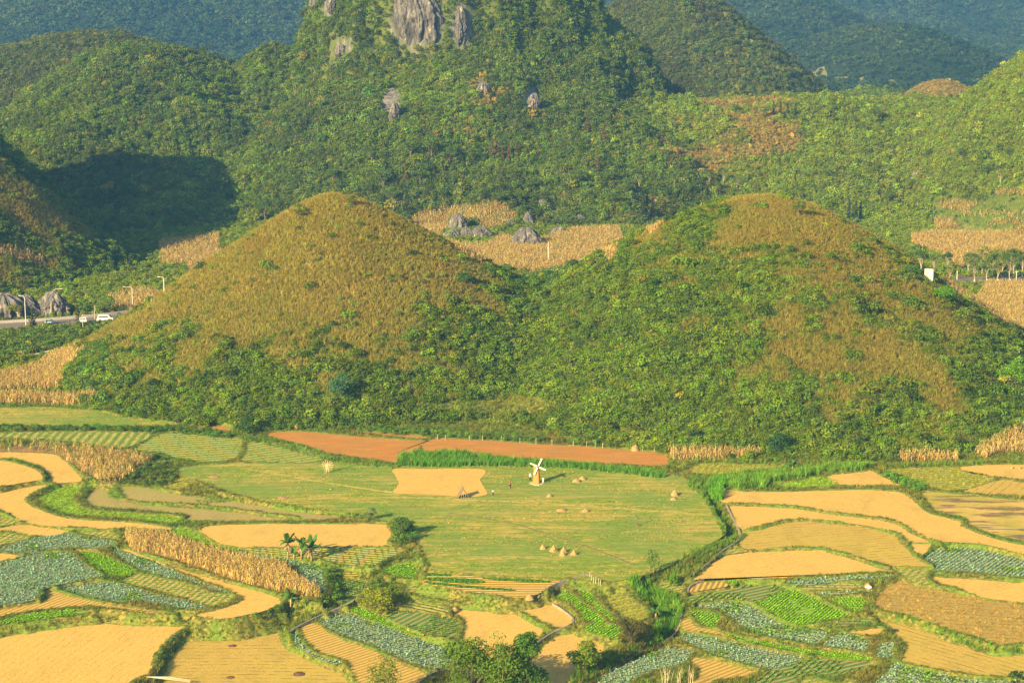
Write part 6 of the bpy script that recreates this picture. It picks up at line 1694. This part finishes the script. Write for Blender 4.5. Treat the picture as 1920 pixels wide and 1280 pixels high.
for pts_, lb_ in (([(455, 878), (520, 888), (600, 903), (670, 914), (738, 923)], 'pale trodden track across the left of the meadow'),
                  ([(740, 932), (860, 936), (1000, 942), (1120, 950), (1290, 962)], 'straw littered track across the middle of the meadow'),
                  ([(840, 962), (960, 980), (1060, 1012), (1130, 1035), (1190, 1060)], 'dark muddy track in the lower meadow'),
                  ):
    W_ = np.array([P3(a, b)[:2] for a, b in pts_])
    ribbon('path', W_, 0.7 if 'dark' not in lb_ else 0.55, flat_mat('track_straw', (0.36, 0.31, 0.07), 0.95, 0.4, 1.2) if 'dark' not in lb_ else flat_mat('track_mud', (0.22, 0.17, 0.06), 0.95, 0.3, 1.2), lb_, 0.02 if False else 0.10, 'structure', 0.12)
def wall_line(name, pts, h, w, mat, label, cat, dz=0.0):
    W = np.array([P3(a, b)[:2] for a, b in pts]); o, _, _, _ = ribbon(name, W, w, mat, label, h + dz, None, h + 0.6)
    tag(o, label, cat); return o
for a, b, off, lb_, nm_ in ((-60, 262, 5.2, 'grey concrete barrier along the far side of the left road', 'road_barrier'),):
    k = (RQ[:, 0] < -118)
    W = RQ[k] + RN[k] * off
    o, _, _, _ = ribbon(nm_, W, 0.35, CONC, lb_, 1.15, None, 1.6); tag(o, lb_, 'barrier')
CHN = flat_mat('channel_stone', (0.30, 0.25, 0.20), 0.9, 0.3, 2.0)
CW = [([(1362, 948), (1372, 968), (1380, 985), (1388, 997), (1392, 1008), (1384, 1019), (1352, 1031), (1342, 1045), (1330, 1058), (1310, 1072), (1290, 1086), (1283, 1088)], 'winding stone channel wall left of the golden terraces'),
      ([(1290, 1114), (1287, 1103), (1298, 1093), (1320, 1088)], 'short stone channel wall round the small ploughed plot'),
      ([(1278, 1150), (1277, 1180), (1264, 1195), (1242, 1205), (1233, 1217)], 'stone channel wall with a sharp bend beside the bright reeds'),
      ([(1008, 1124), (1016, 1106), (1040, 1094), (1090, 1081), (1108, 1077)], 'stone channel wall at the lower edge of the meadow'),
      ([(1036, 1133), (1060, 1147), (1080, 1160), (1081, 1169), (1050, 1181), (1030, 1188), (1010, 1205), (998, 1214)], 'stone channel wall round the golden terrace in the centre'),
      ([(662, 1131), (640, 1140), (600, 1155), (555, 1175), (543, 1187)], 'straight stone channel wall above the cabbage belt'),
      ([(853, 1253), (827, 1256), (805, 1264), (789, 1279)], 'short stone channel wall at the bottom left of the tall trees'),
      ([(1210, 1222), (1180, 1236), (1150, 1252), (1118, 1279)], 'stone channel wall at the bottom right of the small leafy tree')]
for pts, lb_ in CW: wall_line('channel_wall', pts, 0.35, 0.24, CHN, lb_, 'channel wall')
LAMPM = flat_mat('lamp_metal', (0.62, 0.58, 0.52), 0.5, 0.05)
def lamp(label, px, py, H, arm, group='street lamps along the left road'):
    root = empty('street_lamp', (0, 0, 0)); mb = MB(); mb.tube([(0, 0, 0), (0, 0, H * .93)], [0.16, 0.11], 8); mb.box((0, 0, .3), (.45, .45, .6)); mb.build('pole', LAMPM, root)
    mb = MB(); mb.tube([(0, 0, H * .93), (arm * .25, 0, H * .985), (arm, 0, H)], [.09, .08, .06], 6); ar = mb.build('arm', LAMPM, root)
    mb = MB(); mb.box((arm * 1.12, 0, H), (.9, .3, .16), taper=.7); mb.build('lamp_head', LAMPM, root)
    tag(root, label, 'street lamp', group); return put(root, px, py)
lamp('street lamp nearest the left frame edge, tallest of the row', 49, 616, 10.5, -1.4)
lamp('street lamp in front of the reddish rock face', 103, 590, 8.6, 2.2)
lamp('street lamp whose arm points left above the dry maize', 249, 580, 7.6, -2.4)
lamp('street lamp half hidden behind the crest of the left twin hill', 308, 553, 5.2, -1.2)
def upole(label, px, py, H, cross=False, mat=CONC, group='utility poles'):
    root = empty('utility_pole', (0, 0, 0)); mb = MB(); mb.tube([(0, 0, -.2), (0, 0, H)], [.15, .10], 8); mb.build('pole', mat, root)
    mb = MB(); mb.box((0, 0, H - .25), (1.1 if cross else 0.35, .1, .1)); mb.build('crossarm', mat, root); tag(root, label, 'pole', group); return put(root, px, py)
upole('short plain pole beside the dark roadside bush', 65, 614, 4.5); upole('tall slim pole in front of the left road', 156, 621, 5.4); upole('slim pole behind the white van', 178, 600, 4.8)
upole('white pole left of the forked roadside tree', 1794, 530, 4.2, mat=WHITE); upole('white pole right of the largest roadside tree', 1905, 532, 4.6, True, WHITE)
upole('thin pale pole standing in the valley maize', 1028, 492, 8.0, mat=WHITE)
t = conifer('dark young conifer right of the tallest street lamp', (0.07, 0.10, 0.03), 6.5, 2.2, 61); put(t, 62, 616)
t = conifer('ragged thin conifer in front of the left road', (0.13, 0.12, 0.05), 9, 1.6, 62, ragged=.5); put(t, 146, 618)
t = limb_tree('light green leafy tree behind the left road', 'tree', (0.15, 0.23, 0.03), 6.0, 4.2, 63, nleaf=1500, bare=.1, lsize=.22); put(t, 200, 588)
t = limb_tree('small yellow green tree in front of the rock faces', 'tree', (0.24, 0.27, 0.03), 5.5, 3.0, 64, nleaf=1200, bare=.1, lsize=.22); put(t, 28, 600)
t = limb_tree('small bright tree left of the light green one behind the left road', 'tree', (0.12, 0.25, 0.03), 5.5, 2.0, 65, nleaf=800, bare=.2, lsize=.22); put(t, 157, 592)

def car(name, label, L, W, H, body, px, py, rz, cat):
    root = empty(name, (0, 0, 0)); bm = flat_mat('car_paint_%d' % int(body[0] * 99), body, 0.35, 0.03, spec=0.5); gl = flat_mat('car_glass', (0.03, 0.035, 0.04), 0.1, 0.02, spec=0.8); ty = flat_mat('tyre', (0.02, 0.02, 0.02), 0.9)
    prof = [(-.5, .18), (-.5, .48), (-.47, .55), (-.42, .96), (-.38, 1.0), (.18, 1.0), (.24, .95), (.36, .60), (.48, .52), (.5, .42), (.5, .18)]
    V = [(x_ * L, s * W / 2 * (0.9 if z_ > .7 else 1), z_ * H) for s in (-1, 1) for x_, z_ in prof]; n = len(prof)
    F = [tuple(range(n))[::-1], tuple(range(n, 2 * n))] + [(i, (i + 1) % n, n + (i + 1) % n, n + i) for i in range(n)]
    mobj('body', mesh_np('body', V, [f[::-1] for f in F], [bm]), root)
    for s in (-1, 1):
        mb = MB(); mb.box((-.10 * L, s * (W / 2 * .955), .77 * H), (.60 * L, .06, .22 * H)); mb.build('side_window', gl, root)
        mb = MB(); mb.box((L * .497, s * W * .36, .42 * H), (.05, .26, .12)); mb.build('headlight', flat_mat('lamp_glass', (.8, .8, .75), .2), root)
        for x_ in (-.32, .32):
            mb = MB(); mb.lathe([(.34, -.11), (.36, 0), (.34, .11)], 16); w = mb.build('wheel', ty, root); w.rotation_euler = (R(90), 0, 0); w.location = (x_ * L, s * (W / 2 - .08), .36)
            mb = MB(); mb.lathe([(.18, -.12), (.20, 0), (.18, .12)], 12); mb.build('rim', LAMPM, w)
    mb = MB(); a = Matrix.Rotation(R(35), 3, 'Y'); mb.box((.305 * L, 0, .78 * H), (.05, W * .8, .36 * H), Matrix.Rotation(R(-32), 3, 'Y')); mb.build('windscreen', gl, root)
    tag(root, label, cat); p = P3(px, py); z = gz(p[0], p[1]); i = np.argmin(np.hypot(RQ[:, 0] - p[0], RQ[:, 1] - p[1]))
    root.location = (p[0], p[1], RZ[i] + .36); root.rotation_euler = (0, 0, rz); return root
car('van', 'long white minibus on the left road', 5.2, 1.95, 2.1, (0.78, 0.76, 0.72), 198, 604, R(2), 'van')
car('car', 'small white car on the left road, left of the minibus', 2.9, 1.6, 1.6, (0.78, 0.76, 0.72), 156, 606, R(170), 'car')
car('car', 'small pale blue car on the left road beside the tallest street lamp', 3.0, 1.7, 1.4, (0.35, 0.45, 0.52), 93, 609, R(8), 'car')
root = empty('motorcycle', (0, 0, 0)); dk = flat_mat('bike_black', (0.03, 0.03, 0.03), 0.5)
for x_ in (-.6, .6):
    mb = MB(); mb.tube([(x_ + .28 * math.cos(t_), 0, .3 + .28 * math.sin(t_)) for t_ in np.linspace(0, 6.283, 17)], .05, 6, False); mb.build('wheel', dk, root)
mb = MB(); mb.tube([(-.6, 0, .3), (-.2, 0, .62), (.35, 0, .6), (.6, 0, .3)], .09, 7); mb.tube([(.6, 0, .3), (.42, 0, 1.0)], .04, 6); mb.tube([(.4, -.3, 1.0), (.42, .3, 1.0)], .03, 6); mb.build('frame', dk, root)
mb = MB(); mb.box((-.15, 0, .76), (.7, .26, .14)); mb.build('saddle', dk, root)
tag(root, 'dark motorcycle with rider on the left road', 'motorcycle'); root['label'] = 'dark motorcycle carrying a rider on the left road'
p = P3(130, 612); root.location = (p[0], p[1], p[2] + .36)
pr = person('rider in dark clothes on the motorcycle', (0.08, 0.08, 0.10), (0.03, 0.03, 0.03), None, 1.5); pr.location = (p[0] - .1, p[1], p[2] + .40)
pr = person('person in a red jacket beside the tallest street lamp', (0.6, 0.08, 0.03), (0.15, 0.05, 0.04), None, 1.6); put(pr, 56, 616, 0, .36)

# ---- billboard
root = empty('billboard', (0, 0, 0)); wp = flat_mat('board_white', (0.50, 0.50, 0.52), 0.5, 0.05)
mb = MB(); mb.box((0, 0, 1.95), (2.4, .22, 3.5)); bd = mb.build('board', wp, root)
for i, (x_, z_, w_, h_, c_) in enumerate([(-.3, 3.2, 1.5, .35, (.30, .32, .38)), (-.45, 2.3, .9, .8, (.45, .44, .40)), (.45, 2.3, .7, .8, (.55, .56, .58)), (0, 1.1, 1.8, .6, (.50, .50, .52)), (.1, .5, .5, .25, (.12, .10, .10))]):
    mb = MB(); mb.box((x_, -.12, z_), (w_, .02, h_)); mb.build('printed_panel', flat_mat('print_%d' % i, c_, .6), bd)
mb = MB(); mb.box((1.25, 0, 1.9), (.12, .26, 3.6)); mb.build('red_edge', flat_mat('board_red', (0.45, 0.05, 0.05), .5), root)
for x_ in (-.9, .9):
    mb = MB(); mb.box((x_, .1, .2), (.12, .12, .8)); mb.build('leg', LAMPM, root)
tag(root, 'white billboard standing at the left end of the right road', 'billboard'); put(root, 1741, 529, R(-25))

# ---- pale dry stems and poles at the bottom edge
def stems(label, px, py, n, H, spread, seed, z, name='dry_stems', mat=None, lean=0.5):
    rng_ = random.Random(seed); root = empty(name, (0, 0, 0)); mb = MB()
    for i in range(n):
        x0, y0 = rng_.uniform(-spread, spread), rng_.uniform(-.6, .6); h = H * rng_.uniform(.6, 1); l = rng_.uniform(-lean, lean)
        mb.tube([(x0, y0, 0), (x0 + l * .4, y0, h * .5), (x0 + l * 1.3, y0 + .1, h)], [.035, .03, .012], 5, False)
        for k in range(2):
            t_ = rng_.uniform(.4, .8); mb.tube([(x0 + l * t_, y0, h * t_), (x0 + l * t_ + rng_.uniform(-.5, .5), y0, h * (t_ + .2))], [.02, .008], 4, False)
    mb.build('stems', mat or flat_mat('pale_stem', (0.62, 0.50, 0.34)), root); tag(root, label, 'dry stems'); return put_xyz(root, at(px, py, z))
stems('bare pale dry stems sticking up at the bottom edge', 1265, 1292, 16, 4.2, 3.2, 3, -3.9)
root = empty('bamboo_poles', (0, 0, 0)); mb = MB()
for i in range(4): mb.tube([(-3.5, .25 * i, 1.4 - .1 * i), (0, .25 * i, .95 + .05 * i), (3.6, .3 * i, .45)], [.045, .045, .03], 5)
mb.build('poles', flat_mat('pale_stem', (0.62, 0.50, 0.34)), root); tag(root, 'pale bamboo poles leaning across the bottom left bund', 'poles'); put_xyz(root, at(315, 1283, -4.4))

# ------------------------------------------------------------------ haze: the valley air
mb = MB(); mb.box((0, 3150, 495), (5200, 7700, 1010))
hz = mb.build('haze', None); tag(hz, 'pale blue valley air', kind='stuff')
hm = bpy.data.materials.new('valley_air'); hm.use_nodes = True; hm.node_tree.nodes.clear()
pv = hm.node_tree.nodes.new('ShaderNodeVolumePrincipled'); ho = hm.node_tree.nodes.new('ShaderNodeOutputMaterial')
pv.inputs['Color'].default_value = (0.15, 0.44, 1.0, 1); pv.inputs['Density'].default_value = 0.00014; pv.inputs['Anisotropy'].default_value = 0.0
hm.node_tree.links.new(pv.outputs[0], ho.inputs['Volume']); hz.data.materials.append(hm)
print('script done; objects', len(bpy.data.objects))
